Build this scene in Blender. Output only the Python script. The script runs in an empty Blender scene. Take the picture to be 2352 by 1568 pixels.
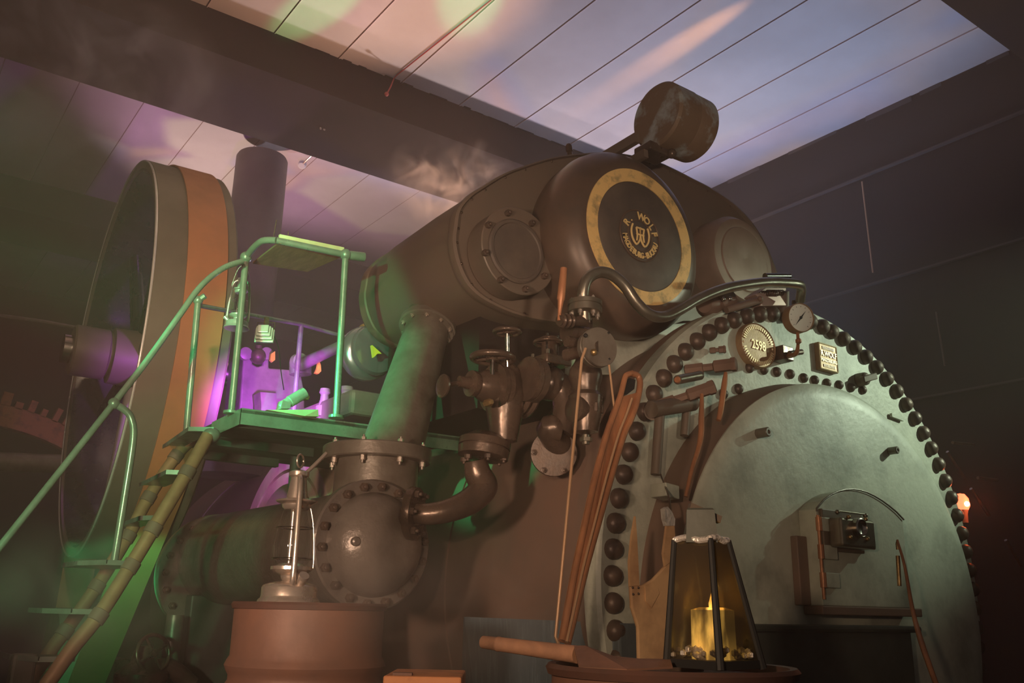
import bpy, math, random
from math import sin, cos, pi, radians, sqrt
from mathutils import Vector, Matrix
random.seed(7)
C = bpy.context.scene.collection
SC = bpy.context.scene
# ------------------------------------------------------------------ camera
FPX = 2087.2; PITCH, ROLL, YAW = radians(16.574), radians(1.093), radians(35.8436)
CAMP = Vector((0, 0, 1.0))
_r = Vector((1, 0, 0)); _u = Vector((0, -sin(PITCH), cos(PITCH))); _f = Vector((0, cos(PITCH), sin(PITCH)))
_r2 = _r * cos(ROLL) + _u * sin(ROLL); _u2 = _u * cos(ROLL) - _r * sin(ROLL)
_M = Matrix(((cos(YAW), sin(YAW), 0), (-sin(YAW), cos(YAW), 0), (0, 0, 1)))
RT, UP, FW = _M @ _r2, _M @ _u2, _M @ _f
cam = bpy.data.cameras.new('camera'); camo = bpy.data.objects.new('camera', cam); C.objects.link(camo)
camo.matrix_world = Matrix(((RT.x, UP.x, -FW.x, 0), (RT.y, UP.y, -FW.y, 0), (RT.z, UP.z, -FW.z, 1.0), (0, 0, 0, 1)))
cam.sensor_width = 36; cam.lens = FPX / 2352 * 36; cam.clip_start = .02; cam.clip_end = 100
SC.camera = camo
# ------------------------------------------------------------------ view, world, haze
SC.view_settings.view_transform = 'Standard'; SC.view_settings.look = 'None'
SC.view_settings.exposure = 0.0; SC.view_settings.gamma = 1; SC.view_settings.use_curve_mapping = False
SC.cycles.use_denoising = True
SC.cycles.max_bounces = 6; SC.cycles.volume_bounces = 1; SC.cycles.diffuse_bounces = 3; SC.cycles.glossy_bounces = 3
SC.cycles.transmission_bounces = 6; SC.cycles.transparent_max_bounces = 12
SC.cycles.sample_clamp_indirect = 2.0; SC.cycles.sample_clamp_direct = 0
SC.cycles.caustics_reflective = False; SC.cycles.caustics_refractive = False
w = bpy.data.worlds.new('room_air'); SC.world = w; w.use_nodes = True
w.node_tree.nodes['Background'].inputs[0].default_value = (.56, .47, .41, 1)
w.node_tree.nodes['Background'].inputs[1].default_value = .10
HAZE = .034
# ------------------------------------------------------------------ lamps
def aim(o, to): o.rotation_euler = (Vector(to) - o.location).to_track_quat('-Z', 'Y').to_euler()
def spot(name, loc, to, col, e, ang, blend=.5, r=.05):
    l = bpy.data.lights.new(name, 'SPOT'); l.color = col; l.energy = e; l.spot_size = radians(ang); l.spot_blend = blend; l.shadow_soft_size = r
    o = bpy.data.objects.new(name, l); C.objects.link(o); o.location = loc; aim(o, to); return o
def point(name, loc, col, e, r=.03):
    l = bpy.data.lights.new(name, 'POINT'); l.color = col; l.energy = e; l.shadow_soft_size = r
    o = bpy.data.objects.new(name, l); C.objects.link(o); o.location = loc; return o
spot('key_lamp', (5.15, .75, 2.75), (3.75, 2.2, 2.0), (.84, 1.0, .72), 240, 46, 1.0, .03)
spot('key_fill_lamp', (4.7, .5, 2.2), (2.6, 2.2, 2.0), (.80, 1.0, .74), 14, 40, 1.0, .03)
spot('warm_lamp', (-1.0, .7, 1.2), (1.45, 3.1, 1.65), (1, .66, .46), 230, 46, .6, .10)
spot('warm_front_fill', (.3, -.6, 1.4), (2.25, 2.6, 2.62), (1, .72, .52), 185, 40, .9, .05)  # added warm fill for the casing front
spot('warm_drum_fill', (-.35, .1, 1.25), (1.45, 1.80, 1.10), (1, .66, .42), 95, 44, .9, .04)  # added warm light for drums, shovel and hide, no fixture there
spot('warm_wheel_lamp', (-.2, 1.2, 2.6), (1.2, 4.2, 2.4), (1, .66, .44), 190, 42, .8, .06)
spot('green_pipe_lamp', (-.95, 3.14, 2.20), (1.45, 3.06, 1.80), (.06, 1, .36), 420, 15.5, .6, .03)
spot('green_ladder_lamp', (-.60, 1.57, 1.29), (1.30, 4.15, 1.32), (.06, 1, .36), 92, 26, .5, .03)
spot('green_belt_fill', (.74, 3.98, 1.22), (1.26, 4.75, .90), (.06, 1, .30), 60, 58, .5, .03)  # unseen green light added behind the ladder for the lower belt
spot('green_vessel_fill', (1.02, 3.45, 1.62), (1.42, 3.50, 1.36), (.06, 1, .36), 5, 84, .3, .01)  # small unseen green light added to tint the vessel top
spot('green_rail_lamp', (-.62, 1.35, 1.88), (1.30, 3.35, 2.05), (.06, 1, .36), 330, 22, .4, .03)
spot('magenta_lamp', (1.47, 3.75, 1.83), (1.62, 5.0, 2.12), (.66, .10, 1), 80, 98, .8, .04)
def gobo(o, cols, scale, stretch=(1, 1, 1), off=0.0, p=None):
    l = o.data; l.use_nodes = True; nt = l.node_tree; em = nt.nodes['Emission']
    tc = nt.nodes.new('ShaderNodeTexCoord'); mp = nt.nodes.new('ShaderNodeMapping'); mp.inputs['Scale'].default_value = stretch; mp.inputs['Location'].default_value = (off, off * .7, off * 1.3)
    mp.inputs['Rotation'].default_value = p or (0, 0, 0)
    n = nt.nodes.new('ShaderNodeTexVoronoi'); n.feature = 'SMOOTH_F1'; n.inputs['Scale'].default_value = scale; n.inputs['Smoothness'].default_value = .12
    r = nt.nodes.new('ShaderNodeValToRGB'); r.color_ramp.interpolation = 'EASE'
    nt.links.new(tc.outputs['Normal'], mp.inputs[0]); nt.links.new(mp.outputs[0], n.inputs[0])
    sp_ = nt.nodes.new('ShaderNodeSeparateColor'); nt.links.new(n.outputs['Color'], sp_.inputs[0]); nt.links.new(sp_.outputs[0], r.inputs[0]); nt.links.new(r.outputs[0], em.inputs['Color'])
    e = r.color_ramp.elements
    while len(e) < len(cols): e.new(.5)
    for i, c in enumerate(cols): e[i].position = i / (len(cols) - 1); e[i].color = (*c, 1)
# coloured projector lamps that throw soft shapes onto the ceiling
g1 = spot('ceiling_lamp_rose', (1.9, 7.3, 2.6), (2.7, 6.2, 4.6), (1, .95, .95), 150, 108, .6, .06)
gobo(g1, [(1, .60, .50), (.62, .34, .50), (1, .74, .60), (.70, .52, .72)], 3.2, (1, 1, 1), 3.1)
g2 = spot('ceiling_lamp_white', (4.9, 6.2, 2.15), (3.2, 4.0, 4.6), (1, 1, 1), 340, 100, .6, .10)
gobo(g2, [(1, .62, .60), (.50, .52, .85), (1, .74, .66), (.42, .55, .85)], 2.8, (1, .6, 1), 1.7)
spot('ceiling_lamp_blue', (5.1, 3.4, 2.3), (4.35, 3.4, 4.6), (.25, .50, .95), 88, 92, .9, .3)
spot('ceiling_lamp_amber', (2.75, 4.15, 2.75), (1.9, 4.1, 4.6), (1, .50, .28), 100, 70, .7, .06)
a1 = spot('ceiling_lamp_streak', (3.9, 2.7, 3.45), (3.9, 3.62, 4.6), (1, .45, .16), 60, 56, 1.0, .01)
a1.scale = (.17, 1, 1)
spot('ceiling_lamp_green', (2.6, .6, 3.0), (1.83, 4.66, 4.6), (.06, 1, .30), 900, 5.0, .7, .02)
spot('ceiling_lamp_teal', (1.2, .9, 2.6), (2.52, 3.98, 4.6), (.06, 1, .40), 600, 7, .7, .02)
# ------------------------------------------------------------------ materials
def mat(name, c, rough=.5, metal=0.0, c2=None, ns=6, bump=.0, spec=.5, lo=.35, hi=.65, bs=None, stretch=None):
    m = bpy.data.materials.new(name); m.use_nodes = True; nt = m.node_tree; b = nt.nodes['Principled BSDF']
    b.inputs['Base Color'].default_value = (*c, 1); b.inputs['Roughness'].default_value = rough
    b.inputs['Metallic'].default_value = metal; b.inputs['Specular IOR Level'].default_value = spec
    tc = nt.nodes.new('ShaderNodeTexCoord'); mp = nt.nodes.new('ShaderNodeMapping'); nt.links.new(tc.outputs['Object'], mp.inputs[0])
    if stretch: mp.inputs['Scale'].default_value = stretch
    if c2 is not None:
        n = nt.nodes.new('ShaderNodeTexNoise'); n.inputs['Scale'].default_value = ns; n.inputs['Detail'].default_value = 6; n.inputs['Roughness'].default_value = .65
        nt.links.new(mp.outputs[0], n.inputs[0])
        r = nt.nodes.new('ShaderNodeValToRGB'); r.color_ramp.elements[0].position = lo; r.color_ramp.elements[1].position = hi
        r.color_ramp.elements[0].color = (*c, 1); r.color_ramp.elements[1].color = (*c2, 1)
        nt.links.new(n.outputs[0], r.inputs[0]); nt.links.new(r.outputs[0], b.inputs['Base Color'])
        mr = nt.nodes.new('ShaderNodeMapRange'); mr.inputs[3].default_value = max(.05, rough - .1); mr.inputs[4].default_value = min(1, rough + .15)
        nt.links.new(n.outputs[0], mr.inputs[0]); nt.links.new(mr.outputs[0], b.inputs['Roughness'])
    if bump:
        n2 = nt.nodes.new('ShaderNodeTexNoise'); n2.inputs['Scale'].default_value = bs or ns * 5; n2.inputs['Detail'].default_value = 5
        nt.links.new(mp.outputs[0], n2.inputs[0])
        bp = nt.nodes.new('ShaderNodeBump'); bp.inputs['Strength'].default_value = bump; bp.inputs['Distance'].default_value = .01
        nt.links.new(n2.outputs[0], bp.inputs['Height']); nt.links.new(bp.outputs[0], b.inputs['Normal'])
    return m
def glassm(name, tint=(1, 1, 1), rough=0.0, dirt=0.0):
    m = bpy.data.materials.new(name); m.use_nodes = True; nt = m.node_tree; nt.nodes.clear()
    o = nt.nodes.new('ShaderNodeOutputMaterial'); t = nt.nodes.new('ShaderNodeBsdfTransparent'); t.inputs[0].default_value = (*tint, 1)
    g = nt.nodes.new('ShaderNodeBsdfGlossy'); g.inputs['Roughness'].default_value = .05 + rough
    fr = nt.nodes.new('ShaderNodeFresnel'); fr.inputs[0].default_value = 1.45
    mx = nt.nodes.new('ShaderNodeMixShader'); cap_ = nt.nodes.new('ShaderNodeMath'); cap_.operation = 'MINIMUM'; cap_.inputs[1].default_value = .22; nt.links.new(fr.outputs[0], cap_.inputs[0]); nt.links.new(cap_.outputs[0], mx.inputs[0]); nt.links.new(t.outputs[0], mx.inputs[1]); nt.links.new(g.outputs[0], mx.inputs[2])
    last = mx
    if dirt:
        tc = nt.nodes.new('ShaderNodeTexCoord'); mp = nt.nodes.new('ShaderNodeMapping'); mp.inputs['Scale'].default_value = (1, 1, .3)
        n = nt.nodes.new('ShaderNodeTexNoise'); n.inputs['Scale'].default_value = 26; n.inputs['Detail'].default_value = 6
        r = nt.nodes.new('ShaderNodeValToRGB'); r.color_ramp.elements[0].position = .40; r.color_ramp.elements[1].position = .58
        nt.links.new(tc.outputs['Object'], mp.inputs[0]); nt.links.new(mp.outputs[0], n.inputs[0]); nt.links.new(n.outputs[0], r.inputs[0])
        d = nt.nodes.new('ShaderNodeMixShader'); d.inputs[0].default_value = .03; d1 = nt.nodes.new('ShaderNodeBsdfDiffuse'); d1.inputs[0].default_value = (.05, .04, .03, 1); d2 = nt.nodes.new('ShaderNodeBsdfTranslucent'); d2.inputs[0].default_value = (.9, .6, .25, 1); nt.links.new(d1.outputs[0], d.inputs[1]); nt.links.new(d2.outputs[0], d.inputs[2])
        sx = nt.nodes.new('ShaderNodeSeparateXYZ'); nt.links.new(tc.outputs['Object'], sx.inputs[0]); zr_ = nt.nodes.new('ShaderNodeMapRange'); zr_.inputs[1].default_value = .03; zr_.inputs[2].default_value = .13; zr_.inputs[3].default_value = -.25; zr_.inputs[4].default_value = .75; nt.links.new(sx.outputs['Z'], zr_.inputs[0])
        ad = nt.nodes.new('ShaderNodeMath'); ad.operation = 'ADD'; ad.use_clamp = True; nt.links.new(r.outputs[0], ad.inputs[0]); nt.links.new(zr_.outputs[0], ad.inputs[1])
        ml = nt.nodes.new('ShaderNodeMath'); ml.operation = 'MULTIPLY'; ml.inputs[1].default_value = dirt; nt.links.new(ad.outputs[0], ml.inputs[0])
        m2 = nt.nodes.new('ShaderNodeMixShader'); nt.links.new(ml.outputs[0], m2.inputs[0]); nt.links.new(mx.outputs[0], m2.inputs[1]); nt.links.new(d.outputs[0], m2.inputs[2]); last = m2
    nt.links.new(last.outputs[0], o.inputs[0]); return m
def emit(name, c, s):
    m = bpy.data.materials.new(name); m.use_nodes = True; b = m.node_tree.nodes['Principled BSDF']
    b.inputs['Base Color'].default_value = (*c, 1); b.inputs['Emission Color'].default_value = (*c, 1); b.inputs['Emission Strength'].default_value = s
    return m
M = dict(
    plate=mat('grey_green_plate_paint', (.54, .56, .46), .5, 0, (.26, .28, .23), 5, .22, .45, .42, .74, 60),
    door=mat('worn_door_paint', (.60, .62, .51), .45, 0, (.20, .21, .17), 3.0, .14, .5, .44, .74, 40),
    rivet=mat('dark_rivet_iron', (.085, .062, .05), .42, .3, (.14, .09, .065), 20, .1),
    boiler=mat('brown_boiler_lagging', (.19, .135, .105), .55, .1, (.25, .15, .11), 3, .06),
    black=mat('dark_brown_iron', (.165, .13, .10), .5, .15, (.20, .14, .105), 5, .08, .5, .35, .75),
    iron=mat('oily_iron_fitting', (.17, .115, .085), .26, .45, (.09, .065, .05), 9, .12),
    pipe=mat('grey_brown_pipe_paint', (.24, .21, .17), .36, .25, (.15, .12, .095), 8, .15),
    ssteel=mat('dull_steam_pipe_steel', (.34, .31, .25), .30, .75, (.24, .2, .15), 9, .05),
    vessel=mat('painted_vessel_iron', (.21, .175, .15), .30, .25, (.15, .12, .1), 8, .25, .5, .4, .7, 45),
    steel=mat('bright_steel', (.62, .58, .53), .2, 1, (.5, .44, .38), 12),
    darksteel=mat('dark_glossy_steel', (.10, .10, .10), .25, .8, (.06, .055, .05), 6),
    wheel=mat('grey_brown_rim_paint', (.20, .165, .13), .5, .1, (.15, .12, .095), 3, .04),
    leather=mat('orange_brown_belt_leather', (.50, .20, .09), .55, 0, (.40, .17, .08), 5, .06),
    railp=mat('grey_painted_rail', (.30, .34, .28), .28, .3, (.2, .22, .18), 12, .04),
    deckm=mat('dark_deck_plate', (.09, .10, .085), .55, .1, (.06, .065, .055), 6, .1),
    rust=mat('rusty_drum_paint', (.21, .10, .065), .55, .1, (.14, .075, .055), 7, .08, .5, .3, .75, 50),
    orange=mat('orange_rusty_crate', (.80, .33, .14), .6, 0, (.4, .16, .09), 9, .15, .5, .5, .75),
    rustor=mat('orange_brown_rust_iron', (.66, .29, .14), .4, .3, (.34, .15, .08), 12, .15, stretch=(1, 1, .25)),
    brass=mat('aged_brass', (.62, .42, .19), .35, .8, (.28, .18, .09), 30, .1, .5, .4, .7),
    gold=mat('flaking_gold_paint', (.95, .62, .24), .5, 0, (.22, .16, .08), 16, .12, .5, .50, .74),
    goldl=mat('gold_letter_paint', (.95, .66, .28), .5, 0), bbrass=mat('brown_tarnished_brass', (.34, .20, .12), .45, .3, (.42, .27, .14), 30, .1), letb=mat('worn_brass_lettering', (.95, .76, .48), .45, .3),
    darkpan=mat('dark_centre_disc', (.15, .115, .09), .62, .1, (.09, .07, .06), 6, .04),
    cover=mat('brown_cover_paint', (.19, .12, .085), .36, .2, (.12, .085, .065), 4, .02),
    rough=mat('scaly_rust_iron', (.21, .135, .085), .6, .1, (.40, .44, .44), 6, .3, .5, .50, .62, 40),
    tin=mat('bright_tin_plate', (.88, .76, .66), .22, .82, (.70, .58, .48), 9, .05),
    tin2=mat('pale_painted_tin', (.75, .85, .75), .3, .5, (.5, .62, .52), 12, .05),
    glass=glassm('clear_lamp_glass'),
    dirty=glassm('sooty_lantern_glass', (.93, .90, .84), .05, .80),
    hide=mat('tan_leather', (.82, .52, .27), .6, 0, (.38, .19, .10), 7, .12, .4, .4, .75),
    wood=mat('worn_wood', (.42, .22, .13), .6, 0, (.26, .14, .09), 10, .12, .4, .35, .7, None, (4, 1, 1)),
    paleboard=mat('pale_weathered_board', (.72, .70, .42), .6, 0, (.55, .42, .24), 6, .05),
    ceil=mat('ceiling_panel_paint', (.74, .68, .66), .8, 0, (.66, .60, .58), 2.0, .05, .2),
    seam=mat('ceiling_joint_filler', (.30, .20, .17), .8),
    seamw=mat('ceiling_joint_ridge', (.86, .74, .74), .7),
    beam=mat('dark_beam_paint', (.022, .017, .015), .9, 0, (.040, .030, .026), 2, .1, .2),
    wall=mat('dark_wall_paint', (.022, .017, .016), .85, 0, (.036, .027, .024), 1.4, .1, .2),
    floor=mat('dark_concrete_floor', (.10, .075, .06), .8, 0, (.07, .05, .045), 2, .1, .3),
    blueg=mat('blue_grey_sheet', (.10, .13, .145), .45, .2, (.20, .25, .27), 12, .1, .5, .5, .8, None, (9, 9, .35)),
    redw=emit('red_lamp_glow', (1, .10, .04), 5), redh=emit('lamp_core_glow', (1, .6, .3), 14),
    flame=emit('candle_flame', (1, .55, .10), 5),
    pale=mat('pale_gleam_steel', (.86, .82, .78), .22, .35, (.7, .66, .62), 9),  # pale colour in place of the steel's reflections
    white=mat('white_enamel', (.93, .95, .84), .4, 0), blk=mat('black_paint', (.02, .02, .02), .5),
    rope=mat('pale_rod', (.62, .38, .22), .45, .2), redcord=mat('red_pull_cord', (.5, .10, .09), .5),
    foil=mat('crumpled_foil', (.9, .84, .78), .3, .4, None, 20, .8, .5, .3, .6, 60),
    flood=mat('floodlight_glass', (.75, .9, .8), .15, .1), hazelit=None,
)
# ------------------------------------------------------------------ helpers
def P(x, y, X=None, Y=None, Z=None, D=None):
    d = FW + RT * ((x - 1176) / FPX) - UP * ((y - 784) / FPX)
    if X is not None: t = X / d.x
    elif Y is not None: t = Y / d.y
    elif Z is not None: t = (Z - 1) / d.z
    else: t = D / Vector((d.x, d.y)).length
    return CAMP + d * t
def px(p, n): return n / FPX * (Vector(p) - CAMP).dot(FW)      # metres that n pixels cover at p
ORG = {}
def tag(o, label=None, cat=None, group=None, kind=None):
    if label: o['label'] = label
    if cat: o['category'] = cat
    if group: o['group'] = group
    if kind: o['kind'] = kind
    return o
def thing(name, loc, label, cat, group=None):
    o = bpy.data.objects.new(name, None); C.objects.link(o); o.location = loc; o.empty_display_size = .1
    ORG[o.name] = Vector(loc); return tag(o, label, cat, group)
def frame(d):
    d = Vector(d).normalized(); a = Vector((0, 0, 1)) if abs(d.z) < .9 else Vector((1, 0, 0))
    u = a.cross(d).normalized(); return u, d.cross(u).normalized(), d
class MB:
    def __init__(s): s.v = []; s.f = []; s.m = []
    def add(s, v, f, mi=0):
        n = len(s.v); s.v += [Vector(p) for p in v]; s.f += [tuple(i + n for i in q) for q in f]; s.m += [mi] * len(f); return s
    def box(s, lo, hi, mi=0, bev=0):
        x0, y0, z0 = lo; x1, y1, z1 = hi
        v = [(x, y, z) for z in (z0, z1) for y in (y0, y1) for x in (x0, x1)]
        return s.add(v, [(0, 2, 3, 1), (4, 5, 7, 6), (0, 1, 5, 4), (2, 6, 7, 3), (0, 4, 6, 2), (1, 3, 7, 5)], mi)
    def obox(s, c, ax, ay, az, mi=0):
        c, ax, ay, az = map(Vector, (c, ax, ay, az))
        v = [c + ax * i + ay * j + az * k for k in (-1, 1) for j in (-1, 1) for i in (-1, 1)]
        return s.add(v, [(0, 2, 3, 1), (4, 5, 7, 6), (0, 1, 5, 4), (2, 6, 7, 3), (0, 4, 6, 2), (1, 3, 7, 5)], mi)
    def lathe(s, c, d, prof, n=48, mi=0, a0=0, a1=2 * pi, cap=True):   # prof: (along d, radius)
        c = Vector(c); u, w, d = frame(d); full = abs(a1 - a0 - 2 * pi) < 1e-6; k = n if full else n + 1
        v = []; f = []
        for h, r in prof:
            for i in range(k):
                a = a0 + (a1 - a0) * i / n; v.append(c + d * h + (u * cos(a) + w * sin(a)) * r)
        for j in range(len(prof) - 1):
            for i in range(n):
                i2 = (i + 1) % k; f.append((j * k + i, j * k + i2, (j + 1) * k + i2, (j + 1) * k + i))
        if cap and full:
            if prof[0][1] > 1e-5: f.append(tuple(range(k))[::-1])
            if prof[-1][1] > 1e-5: f.append(tuple(range((len(prof) - 1) * k, len(prof) * k)))
        return s.add(v, f, mi)
    def cyl(s, a, b, r, r2=None, n=20, mi=0):
        a = Vector(a); b = Vector(b); return s.lathe(a, b - a, [(0, r), ((b - a).length, r if r2 is None else r2)], n, mi)
    def sphere(s, c, r, n=16, d=(0, 0, 1), sq=1.0, mi=0):
        return s.lathe(c, d, [(-cos(pi * i / (n // 2)) * r * sq, max(1e-6, sin(pi * i / (n // 2)) * r)) for i in range(n // 2 + 1)], n, mi, cap=False)
    def dome(s, c, d, r, h, n=16, mi=0):
        k = 5; return s.lathe(c, d, [(0, r)] + [(h * sin(pi / 2 * i / k), max(1e-5, r * cos(pi / 2 * i / k))) for i in range(1, k + 1)], n, mi)
    def torus(s, c, d, R, r, n=40, m=10, mi=0):
        c = Vector(c); u, w, d = frame(d); v = []; f = []
        for i in range(n):
            a = 2 * pi * i / n; e = u * cos(a) + w * sin(a)
            for j in range(m):
                b = 2 * pi * j / m; v.append(c + e * (R + r * cos(b)) + d * r * sin(b))
        for i in range(n):
            for j in range(m): f.append((i * m + j, ((i + 1) % n) * m + j, ((i + 1) % n) * m + (j + 1) % m, i * m + (j + 1) % m))
        return s.add(v, f, mi)
    def tube(s, pts, r, n=14, smooth=6, mi=0, closed=False):
        pts = [Vector(p) for p in pts]; rs = r if isinstance(r, (list, tuple)) else [r] * len(pts)
        if smooth > 1 and len(pts) > 2:
            q = []; qr = []
            for i in range(len(pts) - 1):
                p0 = pts[max(i - 1, 0)]; p1 = pts[i]; p2 = pts[i + 1]; p3 = pts[min(i + 2, len(pts) - 1)]
                for k in range(smooth):
                    t = k / smooth
                    q.append(.5 * ((2 * p1) + (p2 - p0) * t + (2 * p0 - 5 * p1 + 4 * p2 - p3) * t * t + (3 * p1 - p0 - 3 * p2 + p3) * t ** 3)); qr.append(rs[i] + (rs[i + 1] - rs[i]) * t)
            q.append(pts[-1]); qr.append(rs[-1]); pts = q; rs = qr
        u = None; v = []; f = []
        for i, p in enumerate(pts):
            t = (pts[min(i + 1, len(pts) - 1)] - pts[max(i - 1, 0)]).normalized()
            if u is None: u = frame(t)[0]
            u = (u - t * u.dot(t)).normalized(); w = t.cross(u)
            for k in range(n): v.append(p + (u * cos(2 * pi * k / n) + w * sin(2 * pi * k / n)) * rs[i])
        for i in range(len(pts) - 1):
            for k in range(n): f.append((i * n + k, i * n + (k + 1) % n, (i + 1) * n + (k + 1) % n, (i + 1) * n + k))
        f.append(tuple(range(n))[::-1]); f.append(tuple(range((len(pts) - 1) * n, len(pts) * n)))
        return s.add(v, f, mi)
    def prism(s, poly, off, mi=0):     # polygon of points, swept by vector off
        poly = [Vector(p) for p in poly]; off = Vector(off); n = len(poly)
        v = poly + [p + off for p in poly]
        return s.add(v, [tuple(range(n))[::-1], tuple(range(n, 2 * n))] + [(i, (i + 1) % n, n + (i + 1) % n, n + i) for i in range(n)], mi)
    def loft(s, rings, mi=0, cap=True):
        n = len(rings[0]); v = [p for r in rings for p in r]; f = []
        for j in range(len(rings) - 1):
            for i in range(n): f.append((j * n + i, j * n + (i + 1) % n, (j + 1) * n + (i + 1) % n, (j + 1) * n + i))
        if cap: f.append(tuple(range(n))[::-1]); f.append(tuple(range((len(rings) - 1) * n, len(rings) * n)))
        return s.add(v, f, mi)
    def text(s, t, mx, size=.05, depth=.002, align='CENTER', mi=0, sx=1.0):
        cu = bpy.data.curves.new('t', 'FONT'); cu.body = t; cu.size = size; cu.extrude = depth; cu.align_x = align; cu.offset = size * .014; cu.resolution_u = 3
        o = bpy.data.objects.new('t', cu); C.objects.link(o); dg = bpy.context.evaluated_depsgraph_get(); dg.update()
        me = bpy.data.meshes.new_from_object(o.evaluated_get(dg))
        s.add([mx @ Vector((p.co.x * sx, p.co.y, p.co.z)) for p in me.vertices], [tuple(q.vertices) for q in me.polygons], mi)
        bpy.data.objects.remove(o); bpy.data.curves.remove(cu); bpy.data.meshes.remove(me); return s
    def build(s, name, mats, parent=None, label=None, kind=None, cat=None, group=None, loc=None, smooth=True, ang=38, mods=None):
        if not isinstance(mats, (list, tuple)): mats = [mats]
        if parent is not None: og = ORG[parent.name]
        elif loc is not None: og = Vector(loc)
        else:
            lo = [min(p[i] for p in s.v) for i in range(3)]; hi = [max(p[i] for p in s.v) for i in range(3)]
            og = Vector(((lo[0] + hi[0]) / 2, (lo[1] + hi[1]) / 2, lo[2]))
        me = bpy.data.meshes.new(name); me.from_pydata([p - og for p in s.v], [], s.f)
        for m in mats: me.materials.append(m)
        for i, p in enumerate(me.polygons): p.material_index = s.m[i]; p.use_smooth = smooth
        me.update()
        if smooth: me.set_sharp_from_angle(angle=radians(ang))
        o = bpy.data.objects.new(name, me); C.objects.link(o); ORG[o.name] = og
        if parent is not None: o.parent = parent
        else: o.location = og
        return tag(o, label, cat, group, kind)
def fix(o):   # consistent outward normals
    import bmesh
    bm = bmesh.new(); bm.from_mesh(o.data); bmesh.ops.recalc_face_normals(bm, faces=bm.faces); bm.to_mesh(o.data); bm.free(); return o
def bevel(o, wd=.005, seg=2):
    m = o.modifiers.new('bevel', 'BEVEL'); m.width = wd; m.segments = seg; m.limit_method = 'ANGLE'; return o
def bolts(c, d, R, n, r, h, parent, m, name='bolt', a0=0, nut=6, only=None):
    c = Vector(c); u, w, d = frame(d)
    for i in range(n):
        a = a0 + 2 * pi * i / n; p = c + (u * cos(a) + w * sin(a)) * R
        if only and not only(p): continue
        mb = MB(); mb.lathe(p, d, [(-.001, r), (h, r), (h * 1.05, r * .85)], nut).lathe(p, d, [(h, r * .5), (h * 1.6, r * .5), (h * 1.7, r * .35)], 10)
        mb.build(name, m, parent)
def xz(mx, x, z, y): return Vector((x, y, z))
def face_mx(p, rot=0, tilt=0):   # text lying in a plane that faces -Y
    return Matrix.Translation(p) @ Matrix.Rotation(-rot, 4, 'Y') @ Matrix.Rotation(pi / 2, 4, 'X')
# ================================================================== SETTING
H = 4.6
mb = MB(); mb.box((-6, -4, -.1), (8, 12, 0)); mb.build('floor', M['floor'], kind='structure', smooth=False)
mb = MB(); xs = [-6] + [-.15 - .49 * k for k in range(11, -1, -1)] + [.34, .82, 1.265, 1.71, 2.17, 2.66, 3.15, 3.66, 4.17, 4.71, 5.24, 5.75]
for a, b in zip(xs[:-1], xs[1:]):
    mb.box((a + .0035, -4, H), (b - .0035, 12, H + .1))
mb.build('ceiling', M['ceil'], kind='structure', smooth=False)
mb = MB()
for i, a in enumerate(xs[1:-1]): mb.box((a - .005, -4, H + .002), (a + .005, 12, H + .02), 0)
mb.box((-6, -4, H + .1), (5.75, 12, H + .14))
mb.build('trim_1', M['seam'], kind='structure', smooth=False)
mb = MB()
for i, a in enumerate(xs[1:-1]):
    if a > 1: mb.box((a + .004, 2.2, H - .006), (a + .0085, 5.1, H + .001), 0)
mb.build('trim_2', M['seamw'], kind='structure', smooth=False)
def beam(y0, y1, n, ragged=False):
    mb = MB(); mb.box((-6, y0, 4.3), (5.65, y1, 4.62))
    if ragged:
        x = 2.0; k = 0
        while x < 5.0:
            wd = random.uniform(.05, .22); mb.box((x, y0 - random.uniform(.003, .02), 4.594), (x + wd, y0 + .01, 4.61)); x += wd + random.uniform(0, .15)
    mb.build('trim_%d' % n, M['beam'], kind='structure', smooth=False)
beam(1.2, 2.1, 3); beam(5.09, 5.97, 4, True); beam(8.5, 9.4, 5)
mb = MB(); mb.box((5.65, -4, 0), (5.85, 12, 4.62)); mb.build('wall_right', M['wall'], kind='structure', smooth=False)
mb = MB(); mb.box((-6, 11.8, 0), (5.85, 12, 4.62)); mb.build('wall_back', M['wall'], kind='structure', smooth=False)
mb = MB(); mb.box((-6.2, -4, 0), (-6, 12, 4.62)); mb.build('wall_left', M['wall'], kind='structure', smooth=False)
# wall joints, ragged paint at the top of the right wall
mb = MB()
for z in (4.12, 3.28, 2.4): mb.box((5.62, -2, z), (5.652, 11.8, z + .014))
y = 2.3
while y < 5: L = random.uniform(.1, .5); mb.box((5.644, y, 4.6 - random.uniform(.01, .05)), (5.651, y + L, 4.61)); y += L + random.uniform(.05, .4)
mb.build('trim_6', mat('wall_joint_strip', (.075, .062, .06), .8), kind='structure', smooth=False)
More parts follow.
